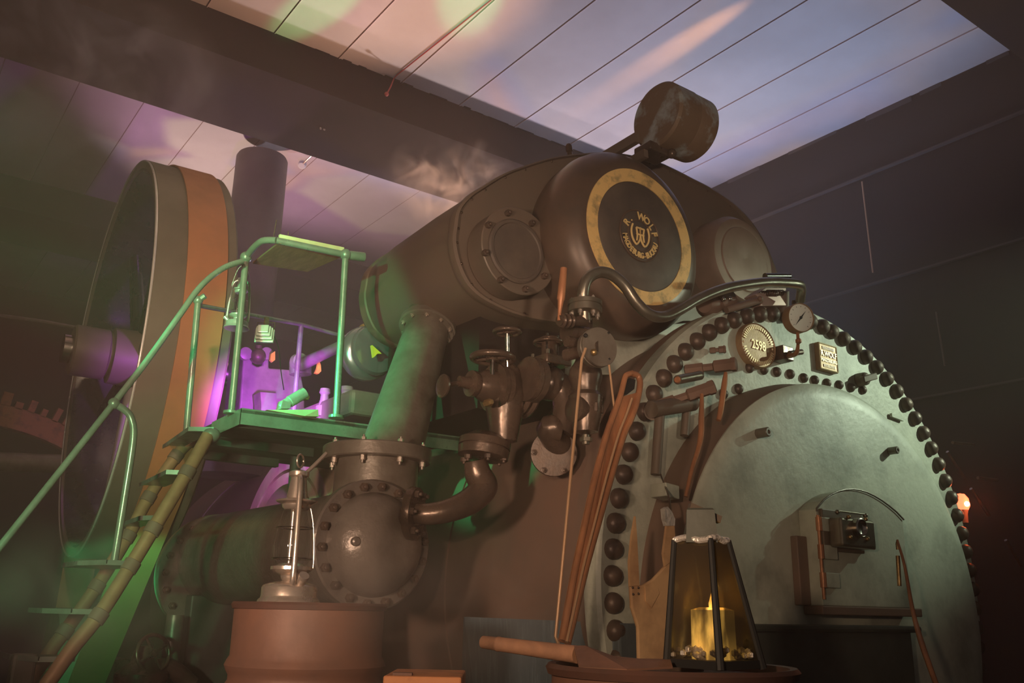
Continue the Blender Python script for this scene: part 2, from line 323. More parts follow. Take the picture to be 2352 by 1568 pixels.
# ================================================================== BOILER
bc = Vector((3.077, 2.2, 1.10)); YD = Vector((0, -1, 0))
boiler = thing('boiler', (3.077, 3.0, 0), 'huge round steam boiler with riveted grey-green end plate and brown barrel', 'boiler')
mb = MB()
mb.lathe((3.077, 0, 1.10), (0, 1, 0), [(2.24, 1.10), (2.27, 1.135), (2.34, 1.135), (2.38, 1.08), (2.7, 1.07), (7.4, 1.07)], 128)
fix(mb.build('barrel', M['boiler'], boiler))
mb = MB(); mb.lathe(bc, YD, [(-.07, 1.139), (-.012, 1.139), (0, 1.128)], 160); fix(mb.build('end_plate', M['plate'], boiler, 'grey-green riveted end plate'))
for i in range(83):
    a = radians(83.5 + 4.35 * i); p = bc + Vector((cos(a), 0, sin(a))) * 1.085
    if 85.5 < (83.5 + 4.35 * i) % 360 < 104 and False: continue
    m2 = MB(); m2.lathe(p, YD, [(0, .0335), (.012, .0325), (.024, .027), (.032, .017), (.035, .0001)], 16, cap=False); m2.build('rivet', M['rivet'], boiler)
for q in [(1695, 893), (1660, 905), (1720, 845), (1753, 849), (1783, 854), (1814, 859), (1845, 868), (1870, 873), (1898, 880), (1926, 884), (1953, 890), (1980, 895)]:
    p = P(*q, Y=2.2); m2 = MB(); m2.dome(p, YD, .021, .020, 12); m2.build('small_rivet', M['rivet'], boiler)
# protruding round fire door
dc = Vector((3.008, 2.2, .977))
mb = MB(); mb.lathe(dc, YD, [(0, .90), (.06, .90), (.10, .885), (.145, .885), (.15, .882)], 128)
ring = fix(mb.build('door_ring', M['boiler'], boiler))
mb = MB(); mb.lathe(dc, YD, [(.14, .883), (.155, .883), (.165, .868), (.17, .82), (.165, .4), (.165, .001)], 128); fix(mb.build('fire_door', M['door'], boiler, 'pale green-grey round inner door'))
FD = Vector((0, 2.035, 0)); fy = 2.035
def stud(q, L=.05, r=.017):
    p = P(*q, Y=fy); mb = MB(); mb.lathe(p, YD, [(0, r * 1.0), (L, r), (L + .003, r * .8), (L + .003, r * .45), (L - .01, r * .4)], 18); mb.build('stud', M['pipe'], boiler)
stud((1738, 996)); stud((2040, 1036), .04, .015)
# small square hatch with arched frame
A0, A1 = P(1848, 1390, Y=fy), P(2052, 1392, Y=fy); AT = P(1945, 1132, Y=fy)
x0, x1, zb = A0.x, A1.x, A0.z; za = P(1848, 1175, Y=fy).z; xm = (x0 + x1) / 2
arch = [Vector((x0, fy, zb)), Vector((x0, fy, za - .01))] + [Vector((x0 + (x1 - x0) * t / 12, fy, za + (AT.z - za + .01) * sin(pi * t / 12) ** .8 * (1 - .25 * t / 12))) for t in range(0, 13)] + [Vector((x1, fy, zb))]
mb = MB(); mb.prism(arch, (0, -.075, 0)); hatch = bevel(fix(mb.build('hatch_frame', M['door'], boiler, smooth=False)), .004)
mb = MB(); mb.tube([p + Vector((0, -.078, .003)) for p in arch[1:-1]], .0035, 8, 1); mb.build('arch_rim', M['pipe'], hatch)
mb = MB(); mb.box((x0 - .008, fy - .079, zb - .03), (x1 + .06, fy + .0, zb)); mb.box((x0 - .055, fy - .03, zb), (x0, fy, za - .09)); bevel(mb.build('ledge', M['boiler'], hatch, smooth=False), .004)
for k, (ya, yb) in enumerate(((1182, 1214), (1246, 1279), (1311, 1346))):
    pa, pb = P(1835, ya, Y=fy - .08), P(1835, yb, Y=fy - .08); xx = x0 + .005
    mb = MB(); mb.box((xx, fy - .093, pb.z), (xx + .075, fy - .075, pa.z)); bevel(mb.build('hinge_strap', M['door'], hatch, smooth=False), .002)
    mb = MB(); mb.cyl((xx - .008, fy - .085, pb.z), (xx - .008, fy - .085, pa.z), .011, n=14); mb.build('hinge_knuckle', M['rustor'], hatch)
mb = MB(); mb.cyl((x0 - .003, fy - .083, zb + .02), (x0 - .003, fy - .083, za - .02), .006, n=12); mb.build('hinge_pin', M['rustor'], hatch)
# latch box of the hatch
la, lb = P(1930, 1258 - 72, Y=fy - .14), P(2012, 1262, Y=fy - .14)
mb = MB(); mb.box((la.x - .005, fy - .145, lb.z), (lb.x, fy - .09, la.z)); bevel(mb.build('latch_box', M['ssteel'], hatch, 'shiny metal latch box', smooth=False), .01, 3)
mb = MB(); mb.box((la.x - .03, fy - .09, lb.z - .012), (lb.x + .01, fy - .07, la.z + .03)); bevel(mb.build('latch_backing', M['black'], hatch, smooth=False), .004)
lm = P(1972, 1212, Y=fy - .15); mb = MB()
mb.lathe(lm, YD, [(-.01, .034), (.012, .034), (.016, .028), (.010, .024), (.006, .018), (.006, .001)], 28); mb.torus(lm + Vector((0, -.012, 0)), YD, .030, .0035, 28, 8); mb.build('latch_knob', M['steel'], hatch)
for sx in (-1, 1):
    for sz in (-1, 1):
        mb = MB(); mb.sphere((lm.x + sx * .05, fy - .148, lm.z + sz * .034), .008, 10); mb.build('latch_screw', M['brass'], hatch)
mb = MB(); mb.cyl((la.x + .015, fy - .12, la.z + .022), (lb.x - .01, fy - .12, la.z + .022), .0035, n=10)
for xx in (la.x + .015, lb.x - .015): mb.sphere((xx, fy - .12, la.z + .018), .009, 10)
mb.build('latch_rod', M['ssteel'], hatch)
for zz in (la.z - .01, lb.z + .01): mb = MB(); mb.cyl((lb.x - .01, fy - .11, zz), (lb.x + .035, fy - .11, zz), .008, n=10); mb.build('latch_arm', M['rustor'], hatch)
# shallow dark box added where the lower door falls into shade
mb = MB(); mb.box((2.34, 1.93, .45), (3.20, 2.06, .965)); mb.box((2.30, 1.91, .955), (3.24, 2.06, .978)); bevel(mb.build('shade_box', M['deckm'], boiler, 'dark box standing in for the shade below the fire door', smooth=False), .01)
# oval number plate
oc = P(1742, 793, Y=2.175); mb = MB(); R1, R2 = .112, .096
def oval(c, a, b, y, n=48): return [Vector((c.x + a * cos(2 * pi * i / n), y, c.z + b * sin(2 * pi * i / n))) for i in range(n)]
mb.loft([oval(oc, .103, .090, 2.2), oval(oc, .103, .090, 2.176), oval(oc, .100, .087, 2.172), oval(oc, .097, .084, 2.176)])
npl = fix(mb.build('number_plate', M['bbrass'], boiler, 'oval brass plate reading 2598'))
mb = MB(); mb.text('2598', face_mx(Vector((oc.x, 2.1745, oc.z - .017))), .052, .002, sx=.80); mb.build('number_digits', M['letb'], npl); mb = MB()
for i in range(46):
    a = 2 * pi * i / 46
    if abs(sin(a)) < .16: continue
    e = Vector((cos(a) * .084, 0, sin(a) * .071)); c0 = Vector((oc.x, 2.174, oc.z)) + e; t = Vector((cos(a), 0, sin(a)))
    mb.obox(c0, t * .0075, (0, .002, 0), t.cross(Vector((0, 1, 0))) * .0022)
for sx in (-1, 1): mb.lathe(Vector((oc.x + sx * .086, 2.176, oc.z)), YD, [(0, .006), (.004, .001)], 5)
mb.build('number_lettering', M['letb'], npl)
mb = MB(); mb.torus(oc + Vector((0, -.003, 0)), YD, .1, .0025, 48, 6)
# maker plate
c4 = [P(1872, 786, Y=2.18), P(1924, 800, Y=2.18), P(1931, 856, Y=2.18), P(1876, 845, Y=2.18)]
ma = (c4[0] + c4[2]) / 2; wx, wz = .062, .058
mb = MB(); mb.box((ma.x - wx, 2.178, ma.z - wz), (ma.x + wx, 2.2, ma.z + wz)); mpl = bevel(mb.build('maker_plate', M['bbrass'], boiler, 'rectangular brass plate with the name R.WOLF', smooth=False), .002)
mb = MB()
for (a, b) in (((-wx, -wz), (wx, -wz)), ((wx, -wz), (wx, wz)), ((wx, wz), (-wx, wz)), ((-wx, wz), (-wx, -wz))):
    pa, pb = Vector((ma.x + a[0] * .94, 2.177, ma.z + a[1] * .94)), Vector((ma.x + b[0] * .94, 2.177, ma.z + b[1] * .94)); mb.cyl(pa, pb, .0025, n=6)
mb.text('R.WOLF', face_mx(Vector((ma.x, 2.176, ma.z + .002))), .032, .0015, sx=.92)
mb.text('MAGDEBURG', face_mx(Vector((ma.x, 2.176, ma.z - .022))), .019, .001, sx=.95)
for k in range(9): mb.obox((ma.x - .036 + k * .009, 2.176, ma.z + .038), (.0015, 0, 0), (0, .001, 0), (0, 0, .007))
for k in range(9): mb.obox((ma.x - .036 + k * .009, 2.176, ma.z - .039), (.0015, 0, 0), (0, .001, 0), (0, 0, .006))
mb.build('maker_lettering', M['letb'], mpl)
# pointer knob on the plate
pk = P(1985, 870, Y=2.17); mb = MB(); mb.lathe(pk, YD, [(-.03, .03), (.01, .028), (.02, .018)], 18); mb.obox(pk + Vector((.0, -.02, 0)), (.035, -.01, .012), (0, .012, 0), (-.003, 0, .014)); bevel(mb.build('plug', M['black'], boiler), .004)
mb = MB(); q = P(2060, 958, Y=2.19); mb.obox(q, (.045, 0, -.004), (0, .006, 0), (0, 0, .008)); mb.build('small_strip', M['plate'], boiler, smooth=False)
# barrel bands
for yy in (3.2, 4.4, 5.6, 6.8):
    mb = MB(); mb.lathe((3.077, 0, 1.1), (0, 1, 0), [(yy, 1.07), (yy, 1.078), (yy + .06, 1.078), (yy + .06, 1.07)], 96, cap=False); mb.build('barrel_band', M['boiler'], boiler)
# saddle below the casing
mb = MB(); mb.prism([P(1385, 772, Y=2.62), P(1400, 756, Y=2.62), P(1600, 740, Y=2.62), P(1640, 725, Y=2.62), P(1640, 800, Y=2.62), P(1480, 860, Y=2.62), P(1380, 860, Y=2.62)], (0, .5, 0)); mb.build('saddle', M['plate'], boiler, 'grey-green saddle under the cylinder casing', smooth=False)
# foundation cladding
found = thing('foundation', (2.9, 3.2, 0), 'blue-grey sheet-clad footing under the brown boiler barrel', 'machine base')
fa_, fb_, fc_ = P(1066, 1416, Y=2.72), P(1100, 1568, Y=2.60), P(1400, 1430, Y=2.22)
mb = MB(); mb.loft([[Vector((fa_.x + .12, fb_.y, 0)), Vector((fc_.x, fc_.y - .1, 0)), Vector((2.5, fc_.y - .1, 0)), Vector((2.5, 2.9, 0)), Vector((1.9, 2.9, 0))], [fa_, fc_ + Vector((0, -.05, 0)), Vector((2.5, fc_.y - .05, .97)), Vector((2.5, 2.9, .97)), Vector((1.9, 2.9, .97))]]); mb.build('cladding', M['blueg'], found, smooth=False)
mb = MB(); mb.box((2.1, 3.7, 0), (4.0, 7.2, .12)); mb.box((2.28, 2.2, 0), (3.9, 3.7, .05)); mb.build('plinth', M['floor'], found, smooth=False)
# ================================================================== CYLINDER CASING
cas = thing('cylinder_casing', (2.6, 3.2, 2.1), 'large rounded brown cylinder casing on top of the boiler', 'steam engine')
OUT = [(1040, 555), (1043, 521), (1050, 483), (1075, 451), (1107, 429), (1155, 400), (1203, 381), (1266, 362), (1330, 353), (1410, 350), (1500, 368), (1547, 387), (1590, 409), (1636, 433), (1690, 470), (1735, 520), (1770, 585), (1790, 650), (1780, 710), (1740, 750), (1640, 762), (1540, 762), (1470, 762), (1380, 752), (1300, 742), (1200, 725), (1120, 692), (1075, 655), (1050, 605)]
Yf, Yb = 2.70, 3.66
fo = [P(*q, Y=Yf) for q in OUT]; cc = Vector((sum(p.x for p in fo) / len(fo), Yf, sum(p.z for p in fo) / len(fo)))
def dens(l, k=4):
    r = []
    n = len(l)
    for i in range(n):
        p0, p1, p2, p3 = l[i - 1], l[i], l[(i + 1) % n], l[(i + 2) % n]
        for j in range(k):
            t = j / k; r.append(.5 * ((2 * p1) + (p2 - p0) * t + (2 * p0 - 5 * p1 + 4 * p2 - p3) * t * t + (3 * p1 - p0 - 3 * p2 + p3) * t ** 3))
    return r
fo = dens(fo)
def rg(sc, y, dx=0, dz=0): return [Vector((cc.x + (p.x - cc.x) * sc + dx, y, cc.z + (p.z - cc.z) * sc + dz)) for p in fo]
mb = MB(); mb.loft([rg(.985, Yf + .03), rg(.99, Yf + .10), rg(.985, 3.0), rg(.96, 3.35), rg(.93, 3.56), rg(.88, Yb), rg(.6, Yb + .06), rg(.2, Yb + .07)]); fix(mb.build('casing_body', M['black'], cas))
mb = MB(); mb.loft([rg(1.0, Yf + .035), rg(1.005, Yf + .02), rg(1.0, Yf), rg(.985, Yf - .004), rg(.975, Yf + .012), rg(.5, Yf + .012)]); fix(mb.build('front_plate', M['black'], cas))
for i in range(0, len(fo), 4):
    p = rg(.967, Yf + .012)[i]; m2 = MB(); m2.dome(p, YD, .006, .005, 8); m2.build('cover_screw', M['iron'], cas)
# big front cover with gold ring
wc = Vector((2.351, 2.40, 2.432))
k = Vector((wc.x * 1.0, 2.72, wc.z + .0))
mb = MB(); dd = (Vector((2.41, 2.72, 2.46)) - Vector((2.351, 2.40, 2.432)))
prof = [(0.33, .375), (.22, .392), (.15, .396), (.10, .388), (.06, .368), (.03, .342), (.010, .315), (.0, .288), (0, .225)]
rings = []
for h, r in prof:
    c0 = Vector((wc.x + .035 * h / .1 * .6, wc.y + h, wc.z + .012 * h / .1)); rings.append([c0 + Vector((cos(2 * pi * i / 96), 0, sin(2 * pi * i / 96))) * r for i in range(96)])
mb.loft(rings); wcov = fix(mb.build('front_cover', M['cover'], cas, 'domed round cover with a worn gold ring'))
mb = MB()
def annulus(mb, c, r0, r1, y, n=96, th=.004):
    for a, b, yy in ((r0, r1, y),):
        rr = [[Vector((c.x + cos(2 * pi * i / n) * r, yv, c.z + sin(2 * pi * i / n) * r)) for i in range(n)] for r, yv in ((r0, y + th), (r0, y), (r1, y), (r1, y + th))]
        mb.loft(rr, cap=False)
annulus(mb, wc, .228, .282, 2.396, th=.01); mb.build('gold_ring', M['gold'], wcov)
mb = MB(); mb.lathe(wc, YD, [(-.01, .226), (.002, .226), (.006, .220), (.004, .120), (.004, .001)], 96); fix(mb.build('centre_disc', M['darkpan'], wcov))
md = P(1470, 541, Y=2.392)
mb = MB(); mb.torus(md, YD, .106, .003, 64, 6); mb.torus(md, YD, .064, .0025, 64, 6); mb.build('medallion_rim', M['cover'], wcov)
mb = MB()
def arc_text(s, a0, a1, R, size, flip=False):
    n = len(s)
    for i, ch in enumerate(s):
        a = radians(a0 + (a1 - a0) * i / (n - 1)); p = md + Vector((cos(a), 0, sin(a))) * R + Vector((0, -.002, 0))
        rot = a - pi / 2 if not flip else a + pi / 2
        off = Matrix.Translation((0, -size * .36, 0)); mb.text(ch, face_mx(p, rot) @ off, size, .002, sx=.95 if not flip else .72)
arc_text('R. WOLF', 152, 18, .083, .043); mb.build('name_lettering', M['goldl'], wcov, 'gold letters R. WOLF'); mb = MB(); arc_text('MAGDEBURG-BUCKAU', 194, 346, .083, .034, True)
mb.build('town_lettering', M['goldl'], wcov, 'gold letters MAGDEBURG-BUCKAU')
mb = MB()
def st(pts, r=.0042): mb.tube([md + Vector((x, -.002, z)) for x, z in pts], r, 8, 4)
for sx in (-1, 1):
    st([(sx * .040, .040), (sx * .048, .012), (sx * .042, -.020), (sx * .022, -.042), (sx * .004, -.020), (0, .0)])
    st([(sx * .020, -.026), (sx * .016, 0), (sx * .021, .030)], .0038)
    st([(sx * .02, .030), (0, .030)], .0038); st([(sx * .02, .003), (0, .003)], .0038); st([(0, .034), (0, -.004)], .0038)
mb.build('monogram', M['goldl'], wcov)
# bolted side cover
fc = Vector((1.884, 2.6, 2.311))
mb = MB(); mb.lathe(fc + Vector((.02, .1, .01)), YD, [(0, .17), (.06, .172), (.1, .176), (.104, .172), (.104, .125)], 64); sc_ = fix(mb.build('side_flange', M['black'], cas))
mb = MB(); mb.lathe(fc, YD, [(-.01, .128), (.012, .128), (.018, .122), (.018, .112), (.013, .108), (.013, .001)], 64); fix(mb.build('side_cover', M['darkpan'], cas))
bolts(fc + Vector((0, -.004, 0)), YD, .15, 8, .013, .016, cas, M['rivet'], a0=.3)
# right round cover
rc = P(1708, 596, Y=2.58)
mb = MB(); mb.lathe(rc, YD, [(-.14, .225), (-.03, .222), (0, .20), (.006, .165), (.004, .16), (.01, .155), (.016, .10), (.016, .02), (.012, .001)], 64); fix(mb.build('right_cover', mat('reddish_cover_paint', (.28, .185, .14), .55, .1, (.22, .15, .11), 9, .05), cas, 'round reddish-brown cover'))
# back flange green tinged rim
mb = MB(); mb.loft([rg(.935, 3.50), rg(.945, 3.51), rg(.945, 3.56), rg(.935, 3.57)], cap=False); mb.build('rear_rim', M['black'], cas)
mb = MB(); a = P(1306, 333, Y=2.9); mb.cyl(a, a + Vector((.02, 0, -.12)), .012); mb.lathe(a, (0.02, 0, -.1), [(-.005, .010), (.004, .016), (.03, .016), (.034, .012)], 14); mb.build('grease_cup', M['iron'], cas)
# ================================================================== COUNTERWEIGHT
wp = P(1507, 262, Y=2.42)
cw = thing('counterweight', wp, 'rusty drum-shaped counterweight on a lever above the gold-ringed cover', 'counterweight')
R = px(wp, 79)
ex = P(1592, 300, Y=2.42); X2 = wp.x + .275
mb = MB(); mb.lathe(wp, (1, 0, 0), [(0, R * .93), (.012, R), (.125, R), (.128, R * .97)], 56); mb.build('weight_disc', M['rough'], cw)
mb = MB(); mb.lathe(wp, (1, 0, 0), [(.128, R * .965), (.132, R * .985), (.232, R * .97), (.244, R * .9)], 56); mb.build('weight_disc', M['rough'], cw)
for q_, hh in (((1464, 316), .022), ((1484, 352), .018)):
    a = P(*q_, Y=2.44); b = a + Vector((0, .95, -.02))
    mb = MB(); mb.obox((a + b) / 2, (.012, 0, 0), (b - a) / 2, (0, .001, hh)); mb.build('lever_arm', M['black'], cw, smooth=False)
c0 = P(1500, 351, Y=2.47)
mb = MB(); mb.obox(c0, (.065, 0, 0), (0, .05, 0), (0, 0, .02)); bevel(mb.build('clamp', M['iron'], cw), .006)
mb = MB(); mb.sphere(c0 + Vector((.055, -.055, -.008)), .022, 12); mb.build('clamp_nut', M['iron'], cw)
mb = MB(); mb.box((wp.x + .0, 3.05, wp.z - .28), (wp.x + .16, 3.35, wp.z - .10)); bevel(mb.build('pivot_bracket', M['black'], cw, smooth=False), .01)
# ================================================================== EXHAUST PIPE + VESSEL
def flange_pair(mb, c, d, R, t=.02, gap=.003, n=48):
    mb.lathe(c, d, [(-t - gap, R * .97), (-t - gap + .003, R), (-gap, R), (-gap, R * .9), (gap, R * .9), (gap, R), (t + gap - .003, R), (t + gap, R * .97)], n)
pt, pb = P(982, 752, Y=3.1), P(893, 1060, Y=2.9)
d = (pb - pt).normalized()
ex = thing('exhaust_pipe', pb, 'thick sloping pipe lit green between cylinder casing and round vessel', 'pipe')
mb = MB(); mb.cyl(pt, pb, px(pt, 50), px(pb, 73), 48); mb.build('pipe_body', M['pipe'], ex)
mb = MB(); mb.lathe(pt, -d, [(-.02, px(pt, 62)), (0, px(pt, 62)), (.02, px(pt, 57)), (.1, px(pt, 55)), (.3, px(pt, 60))], 48); fix(mb.build('upper_collar', M['pipe'], ex))
mb = MB(); mb.lathe(pt, d, [(-.012, px(pt, 62)), (-.012, px(pt, 66)), (.012, px(pt, 66)), (.016, px(pt, 62)), (.016, px(pt, 50))], 48); mb.build('upper_flange', M['pipe'], ex)
bolts(pt + d * .014, d, px(pt, 57), 10, .009, .012, ex, M['tin'])
fz = P(866, 1062, Y=2.9)
mb = MB(); mb.lathe(fz, (0, 0, -1), [(-.05, .06), (-.05, px(pb, 120)), (-.046, px(pb, 123)), (-.004, px(pb, 123)), (0, px(pb, 120))], 56); fix(mb.build('lower_flange', M['pipe'], ex))
bolts(fz + Vector((0, 0, 0)), (0, 0, -1), px(pb, 106), 8, .010, .016, ex, M['tin'])
bolts(fz + Vector((0, 0, .05)), (0, 0, 1), px(pb, 106), 8, .010, .012, ex, M['tin'])
# vessel
vc = P(852, 1250, Y=2.75); VY = Vector((0, 1, 0))
ves = thing('round_vessel', (vc.x, 3.4, vc.z - .22), 'long horizontal round iron vessel with domed bolted end', 'tank')
R0 = px(vc, 148)
mb = MB(); mb.lathe(vc, VY, [(.02, .19), (.3, .185), (1.40, .20), (1.44, .20)], 72); fix(mb.build('vessel_body', M['vessel'], ves))
mb = MB(); mb.lathe(vc, VY, [(-.02, R0 * .80), (-.02, R0 * .97), (-.014, R0), (.014, R0), (.02, R0), (.026, R0 * .97), (.05, R0 * .97), (.05, .19)], 72); mb.build('near_flange', M['vessel'], ves)
mb = MB(); rd = R0 * .80
mb.lathe(vc, YD, [(.015, rd), (.03, rd * .985), (.06, rd * .93), (.085, rd * .84), (.108, rd * .68), (.123, rd * .48), (.132, rd * .25), (.135, .001)], 72, cap=False); mb.build('domed_cover', M['vessel'], ves, 'domed dark cover')
bolts(vc + Vector((0, -.02, 0)), YD, R0 * .885, 18, .015, .014, ves, M['rivet'], a0=.1)
q = P(820, 1243, Y=2.635); mb = MB(); mb.lathe(q + Vector((0, .03, 0)), YD, [(-.01, .03), (0, .026), (.01, .016), (.03, .015), (.034, .01)], 16); mb.build('centre_plug', M['vessel'], ves)
vb = Vector((vc.x - .01, 4.18, P(545, 1326, Y=4.18).z + .01))
mb = MB(); mb.lathe(vb, VY, [(-.0, .18), (-.0, .262), (.006, .268), (.04, .268), (.045, .262), (.07, .262), (.075, .255), (.075, .01)], 72); fix(mb.build('far_flange', M['vessel'], ves))
bolts(vb, YD, .235, 20, .016, .014, ves, M['rivet'])
mb = MB(); mb.cyl((fz.x, fz.y, vc.z + .10), fz, px(pb, 94), n=40); mb.build('neck', M['pipe'], ves)
# elbow pipe from vessel to valves
el = thing('bent_pipe', P(1000, 1200, Y=2.55), 'swan-neck brown pipe curving from the vessel flange up to the valve flange', 'pipe')
e0 = P(950, 1180, Y=2.62)
pts = [P(950, 1178, Y=2.60), P(985, 1180, Y=2.56), P(1030, 1172, Y=2.53), P(1080, 1150, Y=2.52), P(1110, 1118, Y=2.52), P(1098, 1088, Y=2.52), P(1092, 1058, Y=2.52)]
mb = MB(); mb.tube(pts, [px(pts[0], 24), px(pts[0], 25), px(pts[0], 27), px(pts[0], 31), px(pts[0], 34), px(pts[0], 32), px(pts[0], 27)], 28, 8); mb.build('pipe_body', M['iron'], el)
dl = (pts[0] - pts[1]).normalized()
mb = MB(); mb.lathe(pts[0], dl, [(-.012, .03), (-.012, px(e0, 58)), (.0, px(e0, 60)), (.012, px(e0, 60)), (.014, px(e0, 45))], 40); mb.build('pipe_flange', M['iron'], el)
bolts(pts[0] - dl * .012, -dl, px(e0, 47), 6, .012, .014, el, M['rivet'])
vf = P(1112, 1030, Y=2.52)
mb = MB(); mb.lathe(vf, (.15, 0, 1), [(-.035, px(vf, 30)), (-.03, px(vf, 58)), (-.003, px(vf, 60)), (-.003, px(vf, 55)), (.003, px(vf, 55)), (.003, px(vf, 60)), (.026, px(vf, 60)), (.03, px(vf, 55)), (.05, px(vf, 34))], 40); mb.build('upper_flange', M['iron'], el)
bolts(vf - Vector((0, 0, .03)), (0, 0, -1), px(vf, 48), 6, .012, .012, el, M['rivet'], a0=.4)
# connection stub from vessel to bent pipe flange
mb = MB(); mb.cyl(pts[0], vc + Vector((.12, .06, .0)), px(e0, 32), n=24); mb.build('vessel_stub', M['iron'], el)
# ================================================================== VALVES
def hand_wheel(name, c, d, R, r, parent, spokes=4, m='iron'):
    u, w, d = frame(d); mb = MB(); mb.torus(c, d, R, r, 36, 10); mb.lathe(c, d, [(-r, r * 2.2), (r * 1.6, r * 2)], 14)
    for i in range(spokes):
        a = 2 * pi * i / spokes + .5; mb.cyl(Vector(c), Vector(c) + (u * cos(a) + w * sin(a)) * R, r * .7, n=8)
    return mb.build(name, M[m], parent)
UPZ = Vector((0, 0, 1)); XD = Vector((-1, 0, 0))
# left stop valve (horizontal spindle with lever)
v1 = P(1160, 895, Y=2.5)
va = thing('stop_valve', v1, 'stop valve with flat horizontal handwheel above the swan-neck pipe', 'valve')
mb = MB(); mb.lathe(v1 + Vector((0, 0, -.08)), UPZ, [(-.10, .045), (-.02, .06), (.05, .072), (.11, .062), (.15, .05), (.17, .03)], 32); mb.build('valve_body', M['iron'], va)
mb = MB(); a = v1 + Vector((-.02, 0, 0)); mb.lathe(a, XD, [(-.08, .05), (-.03, .062), (-.005, .062), (-.005, .085), (.012, .085), (.014, .078), (.016, .085), (.033, .085), (.035, .06), (.07, .055), (.10, .04), (.11, .045), (.125, .045), (.13, .022), (.17, .018)], 36); mb.build('bonnet', M['iron'], va)
c1 = P(1018, 886, Y=2.5); mb = MB(); mb.cyl(a + XD * .15, c1, .008); mb.lathe(c1, XD, [(-.006, .008), (-.004, .038), (.004, .040), (.008, .03)], 24); mb.build('side_handle', M['iron'], va)
hw = P(1132, 822, Y=2.46); hand_wheel('hand_wheel', hw, (0.02, 0, 1), px(hw, 47), .011, va)
mb = MB(); mb.cyl(hw - Vector((0, 0, .06)), hw, .009); mb.build('spindle', M['steel'], va)
h2 = P(1165, 762, Y=2.44); mb = MB(); mb.cyl(P(1166, 870, Y=2.46), h2, .0075); mb.build('tall_spindle', M['steel'], va)
hand_wheel('small_hand_wheel', h2, UPZ, px(h2, 30), .007, va)
mb = MB(); mb.torus(v1 + Vector((.055, 0, .0)), (1, 0, 0), .078, .012, 32, 8); mb.torus(v1 + Vector((.085, 0, .0)), (1, 0, 0), .078, .012, 32, 8); mb.build('joint_ring', M['iron'], va)
q = P(1127, 923, Y=2.42); mb = MB(); mb.lathe(q, YD, [(-.03, .012), (0, .013), (.008, .008)], 6); mb.build('brass_nut', M['brass'], va)
# middle globe valve
v2 = P(1262, 880, Y=2.42)
vb2 = thing('globe_valve', v2, 'globe valve with small upright spoked handwheel and square bonnet', 'valve')
mb = MB(); mb.sphere(v2, .062, 24); mb.lathe(v2, XD, [(0, .05), (.055, .05), (.055, .078), (.078, .078), (.08, .07), (.082, .078), (.10, .078), (.10, .05)], 32)
mb.tube([v2 + Vector((.0, 0, 0)), v2 + Vector((.045, -.02, -.02)), v2 + Vector((.05, -.03, -.1)), v2 + Vector((.03, -.02, -.17))], [.05, .05, .046, .044], 24, 6); mb.build('valve_body', M['iron'], vb2)
mb = MB(); sq = v2 + Vector((0, 0, .075)); mb.obox(sq, (.055, 0, 0), (0, .055, 0), (0, 0, .016)); mb.lathe(sq, UPZ, [(0.016, .035), (.03, .03), (.075, .03), (.08, .036), (.09, .036), (.095, .018)], 24); bevel(mb.build('bonnet', M['iron'], vb2), .004)
for sx, sy in ((-1, -1), (1, -1), (-1, 1), (1, 1)):
    mb = MB(); mb.cyl(sq + Vector((sx * .042, sy * .042, -.02)), sq + Vector((sx * .042, sy * .042, .032)), .007, n=8); mb.build('bonnet_stud', M['ssteel'], vb2)
for sx in (-1, 1):
    mb = MB(); mb.cyl(sq + Vector((sx * .024, -.015, .01)), sq + Vector((sx * .024, -.015, .10)), .005, n=8); mb.build('yoke_rod', M['steel'], vb2)
mb = MB(); hz = P(1260, 787, Y=2.42); mb.cyl(sq, hz, .007); mb.build('spindle', M['steel'], vb2); hand_wheel('hand_wheel', hz, UPZ, px(hz, 33), .006, vb2, 5)
# flanged lower elbow to the boiler
mb = MB(); q = P(1250, 1010, Y=2.4); mb.tube([v2 + Vector((.03, -.02, -.16)), P(1262, 985, Y=2.42), P(1285, 1020, Y=2.46)], [.045, .046, .05], 24, 6); q2 = P(1272, 1040, Y=2.46)
mb.build('lower_elbow', M['iron'], vb2); mb = MB(); mb.lathe(q2, (-.6, -.8, -.1), [(-.03, .078), (.0, .082), (.012, .080), (.014, .05)], 36); mb.build('elbow_flange', M['rivet'], vb2)
bolts(q2 + Vector((-.6, -.8, -.1)).normalized() * .012, (-.6, -.8, -.1), .07, 6, .011, .012, vb2, M['rivet'])
# water gauge column / try cock with lever
v3 = P(1345, 880, Y=2.18)
vc3 = thing('steam_trap', v3, 'bulbous steam fitting hanging under the flanged bend of the steam pipe', 'pipe fitting')
mb = MB(); mb.lathe(v3, UPZ, [(-.17, .01), (-.16, .04), (-.10, .052), (-.045, .056), (-.03, .045), (-.01, .046), (.02, .056), (.045, .052), (.07, .036), (.10, .026), (.22, .024)], 32)
mb.lathe(v3 + Vector((0, 0, -.09)), XD, [(0, .05), (.05, .045), (.06, .02)], 20); mb.build('fitting_body', M['iron'], vc3)
mb = MB()
for k in range(8):
    a = 2 * pi * k / 8; p = v3 + Vector((cos(a) * .048, sin(a) * .048, -.085)); mb.lathe(p, UPZ, [(-.015, .009), (.012, .009)], 6)
mb.build('fitting_nut', M['rivet'], vc3)
mb = MB(); mb.cyl(v3 + Vector((0, 0, -.20)), v3 + Vector((0, 0, -.16)), .012, n=10); mb.lathe(v3 + Vector((0, 0, -.185)), UPZ, [(-.006, .02), (.006, .02)], 6); mb.build('drain', M['ssteel'], vc3)
